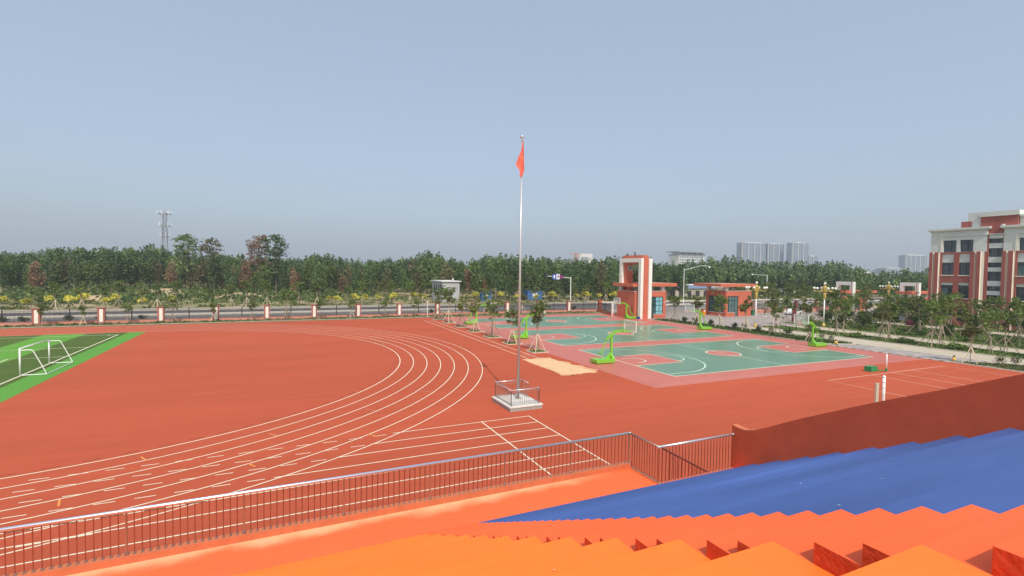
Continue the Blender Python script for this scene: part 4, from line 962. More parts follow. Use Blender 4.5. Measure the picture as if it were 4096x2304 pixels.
def office(az0, az1, tn, Yd, label, nfl):
    x0, x1, y, H = CX+az0*Yd, CX+az1*Yd, CY+Yd, CZ+tn*Yd
    t = thing('office_building', ((x0+x1)/2, y, 0), label, 'office building')
    box('office_block', t, x0+2, y, 0, x1-2, y+25, H-5, 'city_white'); box('flat_roof', t, x0-2, y-5, H-2, x1+2, y+30, H, 'city_roof'); box('roof_band', t, x0+1, y-.5, H-8, x1-1, y+26, H-5, 'city_wall')
    for k in range(5): box('roof_support', t, x0+4+k*(x1-x0-10)/4, y+1, H-5, x0+7+k*(x1-x0-10)/4, y+20, H-2, 'city_white')
    g = MB(); n_ = 14
    for f in range(nfl):
        for k in range(n_): g.box(x0+4+k*(x1-x0-8)/n_, y-.3, H-12-f*5, x0+4+(k+.6)*(x1-x0-8)/n_, y-.02, H-9-f*5, 'city_glass', False)
    g.build('window_grid', t)['kind'] = 'stuff'
office(.945, 1.04, .0575, 700, 'white office building with an overhanging flat roof above the trees', 6)
t = thing('office_building', (CX+.66*650, CY+650, 0), 'white slab office with vertical window strips left of the tall portal', 'office building')
x0, x1, y, H = CX+.642*650, CX+.678*650, CY+650, CZ+.0425*650
box('office_block', t, x0, y, 0, x1, y+20, H, 'city_white')
g = MB()
for k in range(9): g.box(x0+2+k*1.6, y-.3, 4, x0+2.8+k*1.6, y-.02, H-5, 'city_glass', False)
g.build('window_strips', t)
t = thing('apartment_block', (CX+.59*650, CY+650, 0), 'low pale block between the flagpole and the white office', 'building')
x0, x1, y, H = CX+.554*650, CX+.636*650, CY+640, CZ+.0262*640
box('block_wall', t, x0, y, 0, x1, y+15, H, 'city_white'); box('block_roof', t, x0-1, y-1, H, x1+1, y+16, H+.8, 'city_roof')
g = MB()
for k in range(12): g.box(x0+3+k*4, y-.3, H-4, x0+5+k*4, y-.02, H-1.5, 'city_glass', False)
g.build('window_grid', t)['kind'] = 'stuff'
t = thing('tower_crane', (CX+.632*620, CY+620, 0), 'pale red tower crane beside the white slab office', 'crane')
x, y, H = CX+.632*620, CY+620, CZ+.0445*620
MB().bar((x, y, 0), (x, y, H), 1.6, 1.6, 'crane_red').build('crane_mast', t); MB().bar((x-12, y, H-2), (x+10, y, H-2.4), .9, .9, 'crane_red').build('crane_jib', t)
t = thing('villa', (CX+1.78*260, CY+260, 0), 'white gabled house glimpsed between trees left of the third lamp', 'house')
x, y = CX+1.735*250, CY+250
box('villa_wall', t, x, y, 0, x+21, y+8, CZ+.006*250, 'city_white'); MB().add([(x-1, y-1, 10.2), (x+22, y-1, 10.2), (x+12, y+4, 13), (x+9, y+4, 13), (x-1, y+9, 10.2), (x+22, y+9, 10.2)], [(0, 1, 2, 3), (5, 4, 3, 2), (0, 3, 4), (1, 5, 2)], 'roof_pale').build('villa_roof', t)
for k in range(4): box('villa_window', t, x+2+k*5, y-.05, 6.5, x+4+k*5, y-.01, 9, 'city_glass')
t = thing('radio_mast', (CX+1.748*700, CY+700, 0), 'thin faint radio mast in the haze', 'mast')
MB().tube((CX+1.748*700, CY+700, 0), (CX+1.748*700, CY+700, CZ+.0453*700), 1.1, 'city_wall', 4, r2=.3).build('mast_shaft', t)

# ------------------------------------------------------------------ vegetation
def cards(pts, size, rng, mats, flat=.0, jit=.35):
    """numpy leaf quads at pts; returns verts, faces, mat idx"""
    n = len(pts); d1 = rng.normal(size=(n, 3)); d1 /= np.linalg.norm(d1, axis=1)[:, None]
    d2 = rng.normal(size=(n, 3)); d2[:, 2] *= (1-flat); d2 -= (d2*d1).sum(1)[:, None]*d1; d2 /= np.linalg.norm(d2, axis=1)[:, None]
    s = size*(1+jit*rng.uniform(-1, 1, n))[:, None]
    v = np.stack([pts-d1*s-d2*s*.6, pts+d1*s*.2-d2*s*.8, pts+d1*s+d2*s*.5, pts-d1*s*.3+d2*s*.75], 1).reshape(-1, 3)
    return v, n
def leaf_mesh(name, v, n, mats, mi=None):
    me = bpy.data.meshes.new(name); me.vertices.add(4*n); me.vertices.foreach_set('co', np.asarray(v, dtype=np.float32).ravel())
    me.loops.add(4*n); me.loops.foreach_set('vertex_index', np.arange(4*n, dtype=np.int32)); me.polygons.add(n)
    me.polygons.foreach_set('loop_start', np.arange(0, 4*n, 4, dtype=np.int32)); me.polygons.foreach_set('loop_total', np.full(n, 4, dtype=np.int32))
    for m in mats: me.materials.append(MAT[m])
    if mi is not None: me.polygons.foreach_set('material_index', np.asarray(mi, dtype=np.int32))
    me.update(calc_edges=True); return me
rng = np.random.default_rng(11)
def poplar_pts(n, slim, rg, base=.18):
    """points of a poplar crown, unit height: several upright lobes"""
    P = []
    nl = rg.integers(5, 9)
    lob = []
    for k in range(nl):
        a = rg.uniform(0, 2*np.pi); r = slim*rg.uniform(.15, .6); zc = rg.uniform(.35, .78); lob.append((r*math.cos(a), r*math.sin(a), zc, slim*rg.uniform(.35, .6), rg.uniform(.12, .24)))
    lob.append((0, 0, .60, slim*.62, .38)); lob.append((slim*.1, 0, .83, slim*.32, .17)); lob.append((0, 0, .38, slim*.8, .2))
    wt = np.array([l[3]**2*l[4] for l in lob])**.6; wt /= wt.sum()
    idx = rg.choice(len(lob), n, p=wt); L_ = np.array(lob)[idx]
    d = rg.normal(size=(n, 3)); d /= np.linalg.norm(d, axis=1)[:, None]; rr = rg.uniform(.55, 1.05, n)**.6
    p = np.stack([L_[:, 0]+d[:, 0]*rr*L_[:, 3], L_[:, 1]+d[:, 1]*rr*L_[:, 3], L_[:, 2]+d[:, 2]*rr*L_[:, 4]], 1)
    p[:, 2] = np.clip(p[:, 2], base+rg.uniform(0, .1, n), .995)
    return p
POP = []
for k in range(8):
    p = poplar_pts(900, .17+.015*(k % 4), rng, .10); v, n = cards(p, .020, rng, None)
    base = leaf_mesh('tree_crown', v, n, ['leaf_poplar']); trunk = MB().tube((0, 0, 0), (0, 0, .75), .013, 'bark', 5, r2=.004)
    for q in range(5): a = q*1.3; trunk.tube((0, 0, .25+.08*q), (.1*math.cos(a), .1*math.sin(a), .4+.08*q), .004, 'bark', 3)
    POP.append((base, trunk.mesh('tree_trunk')))
POPV = {}
def popv(k, m):
    if (k, m) not in POPV:
        me = POP[k][0].copy(); me.materials.clear(); me.materials.append(MAT[m]); POPV[(k, m)] = me
    return POPV[(k, m)]
tl = [(-300, .016), (0, .0144), (100, .0154), (270, .0263), (420, .0243), (620, .0328), (700, .024), (860, .0233), (1150, .0154), (1280, .0283), (1400, .0178), (1560, .0218), (1630, .021), (1690, .0354), (1770, .031), (1850, .0195), (1930, .026), (1975, .038), (2020, .034), (2100, .029), (2300, .0253), (2460, .029), (2520, .0386), (2560, .029), (2700, .0224), (2800, .030), (2900, .0322), (3050, .0212), (3200, .0237), (3350, .0238), (3430, .015), (3460, .0096), (3560, .008), (3700, .0143), (3900, .014)]
def el(px): return float(np.interp(px, [a for a, b in tl], [b for a, b in tl]))
def azdir(px):
    v = rt*((px-2048)/FPX)+fw+dn*((1100-1152)/FPX); return v.x, v.y
frontY = [(-300, 205), (0, 205), (500, 215), (640, 222), (800, 205), (950, 182), (1060, 176), (1300, 168), (1500, 168), (1750, 158), (2000, 156), (2450, 160), (2600, 180), (2900, 190), (3200, 200), (3500, 190), (3800, 190)]
def fy(px): return float(np.interp(px, [a for a, b in frontY], [b for a, b in frontY]))
trees_done = 0
def zone(px):
    return ('left edge of the wood' if px < 300 else 'wood below the communication tower' if px < 760 else 'wood left of the concrete hut' if px < 1650 else 'wood behind the concrete hut' if px < 2050
            else 'wood between flagpole and portal' if px < 2480 else 'wood behind the gatehouses' if px < 3050 else 'wood behind the golden lamps')
def add_poplar(px, Yd, h, m, wide=1.0, label=None, grp=True, name='poplar_tree', k=None):
    dx, dy = azdir(px); t_ = Yd/math.hypot(dx, dy); x, y = CX+dx*t_, CY+dy*t_
    k = random.randrange(8) if k is None else k
    o = bpy.data.objects.new(name, None); COL.objects.link(o); o.location = (x, y, -.05); o.rotation_euler.z = random.uniform(0, 6.28); o.scale = (h*wide, h*wide, h)
    a = part('tree_crown', popv(k, m), o); b = part('tree_trunk', POP[k][1], o)
    z = zone(px); kind = {'leaf_poplar': 'dark green poplar', 'leaf_poplar_light': 'lighter green young poplar', 'leaf_brown': 'dry brown tree', 'leaf_mixed': 'half brown thin tree'}[m]
    row = 'front row' if Yd < fy(px)+16-CY*0 else 'back row'
    tag(o, label or f'{kind}, {row}, {z}', 'tree', f'{kind}s of the {row}, {z}' if not label else None); return o
# front rows: individual trees
cnt = 0; px = -40
rows = []
px = -30
while px < 3640 and cnt < 285:
    d0 = fy(px); h = random.uniform(.50, .86)*(8.8+el(px)*d0+2)
    m = random.choices(['leaf_poplar', 'leaf_poplar_light', 'leaf_brown', 'leaf_mixed'], [.50, .36, .05, .09] if px < 2000 else [.8, .19, .003, .007])[0]
    add_poplar(px+random.uniform(-10, 10), d0+random.uniform(-5, 8), h*(.85 if m == 'leaf_brown' else 1), m, random.uniform(.9, 1.25)); cnt += 1
    if cnt % 2:
        add_poplar(px+random.uniform(-15, 15), d0+random.uniform(20, 34), (8.8+el(px)*(d0+28))*random.uniform(.78, 1.03), random.choices(['leaf_poplar', 'leaf_poplar_light', 'leaf_brown'], [.8, .16, .04 if px < 2000 else 0])[0], random.uniform(1, 1.35)); cnt += 1
    px += 19.5
# named tall trees
for k in (8, 9):
    rr_ = np.random.default_rng(60+k); P = []
    for q in range(120):
        a = rr_.uniform(0, 6.28); zc = rr_.uniform(.30, .97); r = (.15 if zc > .6 else .17)*math.sqrt(rr_.uniform(0, 1))*(1.0 if zc < .9 else .6); d = rr_.normal(size=(16, 3)); P.append(np.array([r*math.cos(a), r*math.sin(a), zc])+d*[.024, .024, .014])
    v, n = cards(np.concatenate(P), .013, rng, None, .3); tm = MB().tube((0, 0, 0), (0, 0, .9), .011, 'bark', 5, r2=.003)
    for q in range(12): a = q*2.4; z = .3+.05*q; tm.tube((0, 0, z-.05), (.15*math.cos(a), .15*math.sin(a), z+.07), .003, 'bark', 3)
    POP.append((leaf_mesh('tree_crown', v, n, ['leaf_poplar']), tm.mesh('tree_trunk')))
for px, Yd, h, m, w_, lab in ((748, 205, 20.3, 'leaf_poplar_light', 1.25, 'tall pale tree with an open crown right of the communication tower'), (845, 200, 18.6, 'leaf_mixed', 1.15, 'thin brownish open-crowned tree right of the tall pale one'), (1035, 182, 19.5, 'leaf_brown', 1.1, 'tall brown-leaved tree left in the close pair'), (1105, 180, 20.0, 'leaf_poplar', 1.2, 'tall dark green tree right in the close pair'),
                             (145, 200, 10, 'leaf_brown', 1.3, 'short bare brown tree near the left edge'), (1175, 165, 9, 'leaf_brown', .9, 'dry brown tree right of the tall close pair')):
    add_poplar(px, Yd, h, m, w_, lab, k=(8 if px < 800 or px > 1100 else 9) if h > 15 else None)
# far wood as one mass
allv = []; nn = 0; tmpl = []; amat = []
for k in range(6):
    p = poplar_pts(190, .15+.02*k, rng, .25); v, n = cards(p, .036, rng, None, 0, .5); tmpl.append(v)
def mass_add(px, Yd, h):
    global nn
    dx, dy = azdir(px); t_ = Yd/math.hypot(dx, dy); v = tmpl[random.randrange(6)]; a = random.uniform(0, 6.28); c, s = math.cos(a), math.sin(a)
    x = v[:, 0]*h*c-v[:, 1]*h*s+CX+dx*t_; y = v[:, 0]*h*s+v[:, 1]*h*c+CY+dy*t_; allv.append(np.stack([x, y, v[:, 2]*h], 1)); nn += len(v)//4; amat.append(np.full(len(v)//4, random.choices([0, 1, 2], [.5, .3, .2])[0]))
px = -150
while px < 3900:
    for q in range(6):
        Yd = fy(px)+45+q*26+random.uniform(-9, 9); e = el(px)
        mass_add(px+random.uniform(-14, 14), Yd, (8.8+e*Yd)*(random.uniform(.95, 1.07) if random.random() < .16 else random.uniform(.68, .90)) if q > 0 else (8.8+e*Yd)*random.uniform(.62, .84))
    px += 9
o = bpy.data.objects.new('distant_wood', leaf_mesh('distant_wood', np.concatenate(allv), nn, ['leaf_poplar_far', 'leaf_poplar', 'leaf_poplar_light'], np.concatenate(amat))); COL.objects.link(o); o['kind'] = 'stuff'

# scrub between road and wood (stuff)
def scatter(name, area, n, size, mats, hmax, clump=1.2, seed=3, zbase=0.0, flat=.3):
    rg = np.random.default_rng(seed); pts = []
    nc = max(1, n//30)
    C_ = []
    tries = 0
    while len(C_) < nc and tries < nc*20:
        tries += 1; x = rg.uniform(area[0], area[1]); y = rg.uniform(area[2], area[3])
        if len(area) > 4 and not inpoly(x, y, area[4]): continue
        C_.append((x, y, rg.uniform(.3, 1)*hmax, rg.uniform(.5, 1.3)*clump))
    C_ = np.array(C_); idx = rg.integers(0, len(C_), n); c = C_[idx]
    d = rg.normal(size=(n, 3)); d /= np.linalg.norm(d, axis=1)[:, None]; r = rg.uniform(.3, 1, n)[:, None]
    p = np.stack([c[:, 0]+d[:, 0]*r[:, 0]*c[:, 3], c[:, 1]+d[:, 1]*r[:, 0]*c[:, 3], zbase+np.abs(d[:, 2])*r[:, 0]*c[:, 2]], 1)
    v, m = cards(p, size, rg, None, flat); mi = rg.integers(0, len(mats), m) if len(mats) > 1 else None
    o = bpy.data.objects.new(name, leaf_mesh(name, v, m, mats, mi)); COL.objects.link(o); o['kind'] = 'stuff'; return o
scatter('roadside_scrub', (-150, 60, 89.5, 125), 20000, .17, ['leaf_scrub', 'leaf_bush', 'leaf_mixed', 'leaf_scrub'], 1.0, 1.7, 5)
scatter('meadow_scrub', (-170, 0, 105, 190), 24000, .34, ['leaf_bush', 'leaf_scrub', 'leaf_bush', 'leaf_poplar'], 3.6, 3.0, 6)
scatter('roadside_scrub', (60, 200, 88, 150), 9000, .3, ['leaf_bush', 'leaf_bush_dark'], 2.4, 3, 8)
scatter('ground_cover', (-110, 31, 57.6, 60.2), 16000, .07, ['leaf_bush', 'blade', 'leaf_bush_dark'], .35, .5, 9)
PS1 = [(32.45, 8.4), (36.1, 7.0), (36.8, 9), (36.7, 25), (35.5, 39), (33.5, 41), (32.8, 30), (32.45, 16.5)]
scatter('ground_cover', (32.3, 36.9, 7, 41, PS1), 26000, .06, ['blade', 'leaf_bush', 'leaf_bush_dark'], .42, .7, 10, .03)
scatter('ground_cover', (32.7, 38, -16, -5, [(32.8, -5.4), (36.6, -8.5), (36.8, -16), (32.8, -16)]), 5000, .06, ['blade', 'leaf_bush', 'leaf_twig', 'leaf_bush_dark'], .35, .6, 11, .03)
def lawn(x0, x1, y0, y1, n, seed):
    rg = np.random.default_rng(seed); p = np.stack([rg.uniform(x0, x1, n), rg.uniform(y0, y1, n), .06+rg.uniform(0, .12, n)], 1); v, m = cards(p, .09, rg, None)
    o = bpy.data.objects.new('grass', leaf_mesh('grass', v, m, ['blade', 'leaf_bush'], rg.integers(0, 2, m))); COL.objects.link(o); o['kind'] = 'stuff'
lawn(42.4, 46.8, -16, 25, 16000, 21); lawn(52.3, 69.5, -14, 29, 22000, 22); lawn(74.5, 79, -5, 25, 4000, 23)

# young staked trees
def young(k, red=False, full=1.0, dark_stake=False):
    rg = np.random.default_rng(100+k); t = thing('young_tree', (0, 0, 0), '', 'tree')
    H = 5.1; tr = MB(); lean = rg.uniform(-.12, .12, 2)
    top = (lean[0], lean[1], 2.5)
    tr.tube((0, 0, 0), (lean[0]*.5, lean[1]*.5, 1.5), .055, 'bark', 7, r2=.045); tr.tube((lean[0]*.5, lean[1]*.5, 1.5), top, .045, 'bark', 7, r2=.035)
    P = []
    nb = 9
    for b in range(nb):
        a = b*2*math.pi/nb+rg.uniform(-.3, .3); r = rg.uniform(.40, .95)*full; z = rg.uniform(2.7, 4.9)
        e_ = (top[0]+r*math.cos(a), top[1]+r*math.sin(a), z); mid = (top[0]+.45*r*math.cos(a), top[1]+.45*r*math.sin(a), 2.2+.45*(z-2.2)+.15)
        st_ = (top[0], top[1], rg.uniform(2.0, 2.6)); tr.tube(st_, mid, .022, 'bark', 5, r2=.014); tr.tube(mid, e_, .014, 'bark', 4, r2=.006)
        for q in range(5):
            cc = np.array(e_)+rg.normal(size=3)*[.26, .26, .30]; m = 24
            d = rg.normal(size=(m, 3)); d /= np.linalg.norm(d, axis=1)[:, None]; P.append(cc+d*rg.uniform(.05, .30, (m, 1))*[1.15, 1.15, .7])
    tr.tube(top, (top[0], top[1], 4.3), .03, 'bark', 5, r2=.008)
    for q in range(7):
        cc = np.array([top[0], top[1], rg.uniform(3.2, 4.9)])+rg.normal(size=3)*[.3, .3, .1]; d = rg.normal(size=(26, 3)); d /= np.linalg.norm(d, axis=1)[:, None]; P.append(cc+d*rg.uniform(.05, .3, (26, 1)))
    p = np.concatenate(P); v, n = cards(p, .082, rg, None, .3)
    mats = ['leaf_young', 'leaf_young_red'] if red else ['leaf_young', 'leaf_bush']
    part('tree_crown', leaf_mesh('tree_crown', v, n, mats, (rg.random(n) < (.38 if red else .30)).astype(int)), t); tr.build('tree_trunk', t)
    sm = 'stake_dark' if dark_stake else 'stake_wood'
    for q in range(4):
        a = q*math.pi/2+.6; fr_ = 1.35 if dark_stake else .95; MB().tube((fr_*math.cos(a), fr_*math.sin(a), -.02), (.05*math.cos(a), .05*math.sin(a), 1.75+.08*q), .042, sm, 5).build('stake', t)
    MB().tube((-.08, 0, 1.6), (.08, 0, 1.64), .08, 'stake_dark', 6).build('stake_tie', t)
    t['_proto'] = 1
    return t
YT = [young(0), young(1, True), young(2, full=.85), young(3, dark_stake=True), young(4, True, 1.1, True), young(5, full=1.15, dark_stake=True)]
usedY = set()
def place_young(k, x, y, s, label, group=None, rz=None, leafs=True):
    rz = random.uniform(0, 6.28) if rz is None else rz
    if k in usedY: o = dup(YT[k], (x, y, .02), rz, label, s)
    else: o = YT[k]; usedY.add(k); o.location = (x, y, .02); o.rotation_euler.z = rz; o.scale = (s, s, s); o['label'] = label
    if '_proto' in o: del o['_proto']
    if group: o['group'] = group
    elif 'group' in o: del o['group']
    return o
# court-side row with kerbed pits
pitn = ['nearest', 'second nearest', 'third nearest', 'fourth nearest', 'third farthest', 'second farthest', 'farthest']
kt = MB()
for a_, b_, c_, d_ in ((-.95, -.95, .95, -.85), (-.95, .85, .95, .95), (-.95, -.85, -.85, .85), (.85, -.85, .95, .85)): kt.box(a_, b_, -.02, c_, d_, .09, 'kerb')
ktm = kt.mesh('pit_kerb'); ksm = MB().box(-.85, -.85, -.02, .85, .85, .05, 'soil').mesh('pit_soil')
rg_ = np.random.default_rng(77); pg = np.stack([rg_.uniform(-.75, .75, 260), rg_.uniform(-.75, .75, 260), rg_.uniform(.05, .13, 260)], 1); vg, ng = cards(pg, .06, rg_, None); pgm = leaf_mesh('pit_grass', vg, ng, ['blade'])
for k, (y, kk, s, z) in enumerate(((15.56, 0, 1.0, 0), (22.0, 2, .88, 0), (28.1, 5, .98, 0), (34.37, 1, .9, 0), (40.44, 4, .95, 0), (46.74, 0, 1.08, 0), (52.52, 5, 1.1, 0))):
    place_young(kk, -4.95, y, s, '%s staked young tree in the row beside the basketball courts' % pitn[k], 'staked trees beside the basketball courts', .3+k)
    t = thing('tree_pit', (-4.95, y, 0), 'square kerbed tree pit under the %s courtside tree' % pitn[k], 'tree pit', 'kerbed pits beside the basketball courts'); t.rotation_euler.z = .0
    part('pit_kerb', ktm, t); part('pit_soil', ksm, t); part('pit_grass', pgm, t)['kind'] = 'stuff'
# inside the fence
for k, (x, y, s) in enumerate(((-60.41, 58.7, .6), (-55.96, 58.7, .6), (-50.67, 58.7, .62), (-45.19, 58.9, .8), (-39.83, 59.0, .62), (-34.27, 59.2, .6), (-29.21, 59.0, 1.0), (-24.08, 59.0, .62), (-18.77, 59, .7), (-13.2, 58.86, .62), (-7.54, 58.65, .6), (6.5, 58.8, .95), (14.6, 58.9, .9))):
    o = place_young([3, 2, 3, 5, 2, 3, 5, 3, 2, 3, 5, 0, 1][k], x, y, s, 'staked sapling inside the iron fence, %s from the left' % ordinal(k), 'staked saplings inside the iron fence')
# across the road
ox = [-78, -72.5, -69.2, -65.2, -62, -59.8, -56, -53.0, -49.5, -46.7, -43.4, -40.2, -37, -32.6, -29, -26.4, -22.5, -19.2, -15.6, -12, -8.2, -4.5, -1, 3, 8, 30, 35.5, 40.6, 46.5, 52, 58.5, 64, 70]
for k, x in enumerate(ox):
    side = 'left' if x < -45 else 'left of centre' if x < -18 else 'near the hut' if x < 12 else 'near the signal pole'
    place_young(random.choice([0, 1, 2, 3, 4, 5]), x+random.uniform(-.5, .5), 91.5+random.uniform(-1.2, 2), random.uniform(.75, 1.15), 'staked roadside tree across the road, ' + side, 'staked roadside trees across the road, ' + side)
# east side trees
RT = [(33.91, 36.34, 3, .95, 'slender staked tree in the hedge strip nearest the gate'), (34.06, 31.19, 1, .95, 'staked tree directly behind the middle court hoop'), (34.85, 27.08, 2, 1.08, 'thin staked tree in front of the guard house window'), (34.49, 21.63, 1, 1.02, 'reddish staked tree just left of the first golden lamp'),
      (34.54, 16.66, 3, .9, 'staked tree in the hedge strip right of the first golden lamp'), (32.9, 10.49, 2, .7, 'small staked tree right behind the front court hoop post'), (33.49, -6.15, 1, .88, 'staked tree with wide legs on the near right planting strip')]
V1 = [(48.61, 25.37, 3), (46.28, 20.66, 4), (55.13, 24.25, 5), (43.94, 24.24, 1), (43.59, 13.64, 3), (48.1-1.5, 14.51, 5), (44.09, 7.77, 4), (45.9, 8.0, 5), (43.13, 1.64, 5), (46.2, 2.2, 4), (44.6, -3.4, 5), (46.3, -4.0, 3), (44.5, -9, 4)]
V2 = [(62.51, 14.25, 5), (58.27, 10.31, 4), (59.75, 15.14, 3), (55.69, -1.95, 5), (62.8, 6.66, 4), (58.62, 3.15, 5), (57.5, 19.5, 5), (63.5, 21, 4), (66, 10.5, 5), (54.5, 5.8, 3), (66.5, 2, 4), (60.5, -3, 5), (67, 16.5, 5), (54.8, 13, 4), (64.5, -1.5, 5), (56, -6, 4), (61, 25.5, 5), (67, 26, 4), (76, 8, 5), (76.2, 14.2, 4), (76.4, 2.5, 5), (76.3, 20.5, 4)]
for x, y, k, s, lab in RT: place_young(k, x, y, s, lab)
for i, (x, y, k) in enumerate(V1): place_young(k, x, y, random.uniform(.98, 1.18), 'staked tree on the narrow grass verge beside the drive, %s from the gate end' % ordinal(i), 'staked trees on the narrow verge')
for i, (x, y, k) in enumerate(V2):
    w_ = 'near its gate end' if y > 12 else 'in its middle' if y > 3 else 'near its right end'
    place_young(k, x, y, random.uniform(1.0, 1.3), ('leafy staked tree on the wide lawn, ' + w_) if x < 72 else 'leafy tree against the school facade', ('staked trees on the wide lawn, ' + w_) if x < 72 else 'trees against the school facade')

for i, (x, y) in enumerate(((66, 50), (70.5, 52.5), (75, 49.5), (79, 52), (83.5, 50), (88, 53), (92, 50.5), (71, 58), (78, 57.5), (86, 59), (94, 58), (101, 52), (107, 50), (112, 54), (64.5, 45), (70, 44.5), (80, 43.5), (88, 41.5), (93.5, 38), (84, 33), (97, 36))):
    place_young([0, 2, 5, 1][i % 4], x, y, random.uniform(1.1, 1.4), 'yellow-green tree beyond the plaza, around the small gatehouses', 'trees around the small gatehouses')
# earth mounds before the wood
for i, (x, y, rx, ry, h) in enumerate(((-88, 178, 13, 7, 2.4), (-62, 150, 9, 5, 1.7), (-104, 160, 8, 5, 1.5), (-40, 128, 9, 5, 1.4), (-72, 122, 9, 4, 1.2))):
    g = MB(); gi_ = g.mi('dirt_tan'); nr, na = 6, 18
    for r_ in range(nr+1):
        for a_ in range(na):
            t_ = 2*math.pi*a_/na; f = r_/nr; rr = f*(1+.12*math.sin(3*t_+i)); g.v.append((x+rx*rr*math.cos(t_), y+ry*rr*math.sin(t_), -.25+h*(1-f*f)**1.3*(1+.15*math.sin(5*t_))+random.uniform(0, .1)))
    for r_ in range(nr):
        for a_ in range(na): b_ = (a_+1) % na; g.f.append((r_*na+a_, (r_+1)*na+a_, (r_+1)*na+b_, r_*na+b_)); g.m.append(gi_)
    o = g.build('earth_mound', None, True, (x, y, 0)); o['kind'] = 'structure'
# yellow shrubs and round bushes
def bush(name, k, r, h, mats, n, size, stem=0, frac=.5):
    rg = np.random.default_rng(300+k); t = thing(name, (0, 0, 0), '', 'shrub'); P = []
    for q in range(9):
        a = rg.uniform(0, 6.28); rr = r*rg.uniform(0, .6); c = np.array([rr*math.cos(a), rr*math.sin(a), stem+(h-stem)*rg.uniform(.35, .8)]); m = n//9
        d = rg.normal(size=(m, 3)); d /= np.linalg.norm(d, axis=1)[:, None]; P.append(c+d*rg.uniform(.3, 1, (m, 1))*[r*.55, r*.55, (h-stem)*(.16 if 'gold' in name else .3)])
    p = np.concatenate(P); p[:, 2] = np.maximum(p[:, 2], stem*.9+.03); v, m = cards(p, size, rg, None, .3)
    part('foliage', leaf_mesh('foliage', v, m, mats, (rg.random(m) < frac).astype(int) if len(mats) > 1 else None), t)
    tr = MB()
    for q in range(5): a = q*1.256; tr.tube((0, 0, 0), (r*.5*math.cos(a), r*.5*math.sin(a), h*.6), .02, 'bark', 4, r2=.008)
    tr.build('stems', t); return t
BS = {'y': bush('golden_shrub', 0, 1.15, 2.3, ['leaf_yellow', 'leaf_scrub'], 420, .13, .7, .12), 'y2': bush('golden_shrub', 1, .9, 2.2, ['leaf_yellow', 'leaf_yellow'], 340, .12, .8),
      'r': bush('round_shrub', 2, .75, 1.0, ['leaf_bush', 'leaf_bush_dark'], 420, .06), 't': bush('bare_shrub', 3, .7, 1.0, ['leaf_twig', 'leaf_bush'], 200, .05, .15, .35), 'd': bush('large_shrub', 4, 1.9, 3.0, ['leaf_bush_dark', 'leaf_bush'], 900, .12), 'l': bush('low_shrub', 5, 1.4, .8, ['leaf_bush', 'blade'], 500, .08)}
usedB = set()
def pb_(k, x, y, s, label, group=None):
    if k in usedB: o = dup(BS[k], (x, y, .02), random.uniform(0, 6.28), label, s)
    else: usedB.add(k); o = BS[k]; o.location = (x, y, .02); o.scale = (s,)*3; o['label'] = label
    if group: o['group'] = group
    elif 'group' in o: del o['group']
for i, (x, y) in enumerate(((-78.3, 95), (-73.15, 90.3), (-72.0, 97), (-66.8, 90), (-66.2, 95), (-61, 94.8), (-61.5, 91.0), (-55.5, 90.8), (-51.4, 97), (-19.55, 92.9), (-17.97, 90.6), (-13.84, 92.4), (-11.7, 90.9), (-8.15, 93.1), (-4.8, 92.2), (.66, 93.9), (3.1, 94.3), (17.3, 93), (25, 93.5), (34.4, 90.5), (39.9, 90.8), (48.3, 91.5), (56.9, 92.4), (61.4, 91.5), (29, 91.5), (52.5, 93))):
    side = 'at the left' if x < -45 else 'in the centre' if x < 12 else 'behind the courts'
    pb_('y' if i % 3 else 'y2', x, y, random.uniform(1.05, 1.45), 'golden yellow shrub across the road, ' + side, 'golden shrubs across the road, ' + side)
for i, (x, y) in enumerate(((-66, 62.6), (-63.8, 62.6), (-58.6, 62.5), (-54.9, 62.5), (-49.7, 62.6), (-3.4, 62.5), (9.6, 62.5), (29, 62.5))): pb_('r', x, y, random.uniform(1.0, 1.4), 'dark rounded bush behind the bars of the perimeter fence', 'bushes behind the perimeter fence')
for i, (x, y) in enumerate(((34.6, 34.6), (35.2, 32.6), (34.8, 26.0+2.9), (35.4, 24.6), (35.5, 22.9), (35.1, 20.0), (35.6, 18.2), (35.7, 15.6))): pb_('r' if i not in (4, 6) else 't', x, y, random.uniform(.9, 1.15), 'rounded shrub in the hedge strip, %s from the gate' % ordinal(i), 'rounded shrubs in the hedge strip')
for i, (x, y) in enumerate(((36.0, 12.5), (36.0, 10.9), (35.6, 9.3))): pb_('t', x, y, .95, 'thin twiggy shrub near the hedge strip end, %s from the left' % ordinal(i), 'twiggy shrubs at the hedge strip end')
for i, (x, y) in enumerate(((34.4, -8.2), (35.6, -8.9), (36.2, -10.5), (34.8, -10.8))): pb_('t', x, y, 1.1, 'sprawling bare shrub on the near right planting strip', 'bare shrubs on the near right strip')
for i, (x, y, s) in enumerate(((53.8, 19.5, .8), (56.5, 17.2, .9), (60, 19, 1.0), (64.5, 17.5, 1.0), (60.5, 12, .9), (64, 13, 1), (67.5, 7.5, 1), (58, 6.5, .7), (77, 17, 1), (76.8, 5, .9), (62.5, 23.6, 1.1), (57.5, 24, 1), (68, 21, 1), (80, 22.5, 1.2), (84, 23.8, 1.3), (88.5, 24.5, 1.4), (93, 24.5, 1.4), (75.8, 23.2, 1.1), (72, 37.5, .8), (98, 30, 1.4), (104, 32, 1.3))):
    pb_('d', x, y, s, 'large dark shrub massed behind the drive trees' if x < 70 else 'large dark shrub near the school corner', 'large shrubs on the wide lawn' if x < 70 else 'large shrubs near the school')
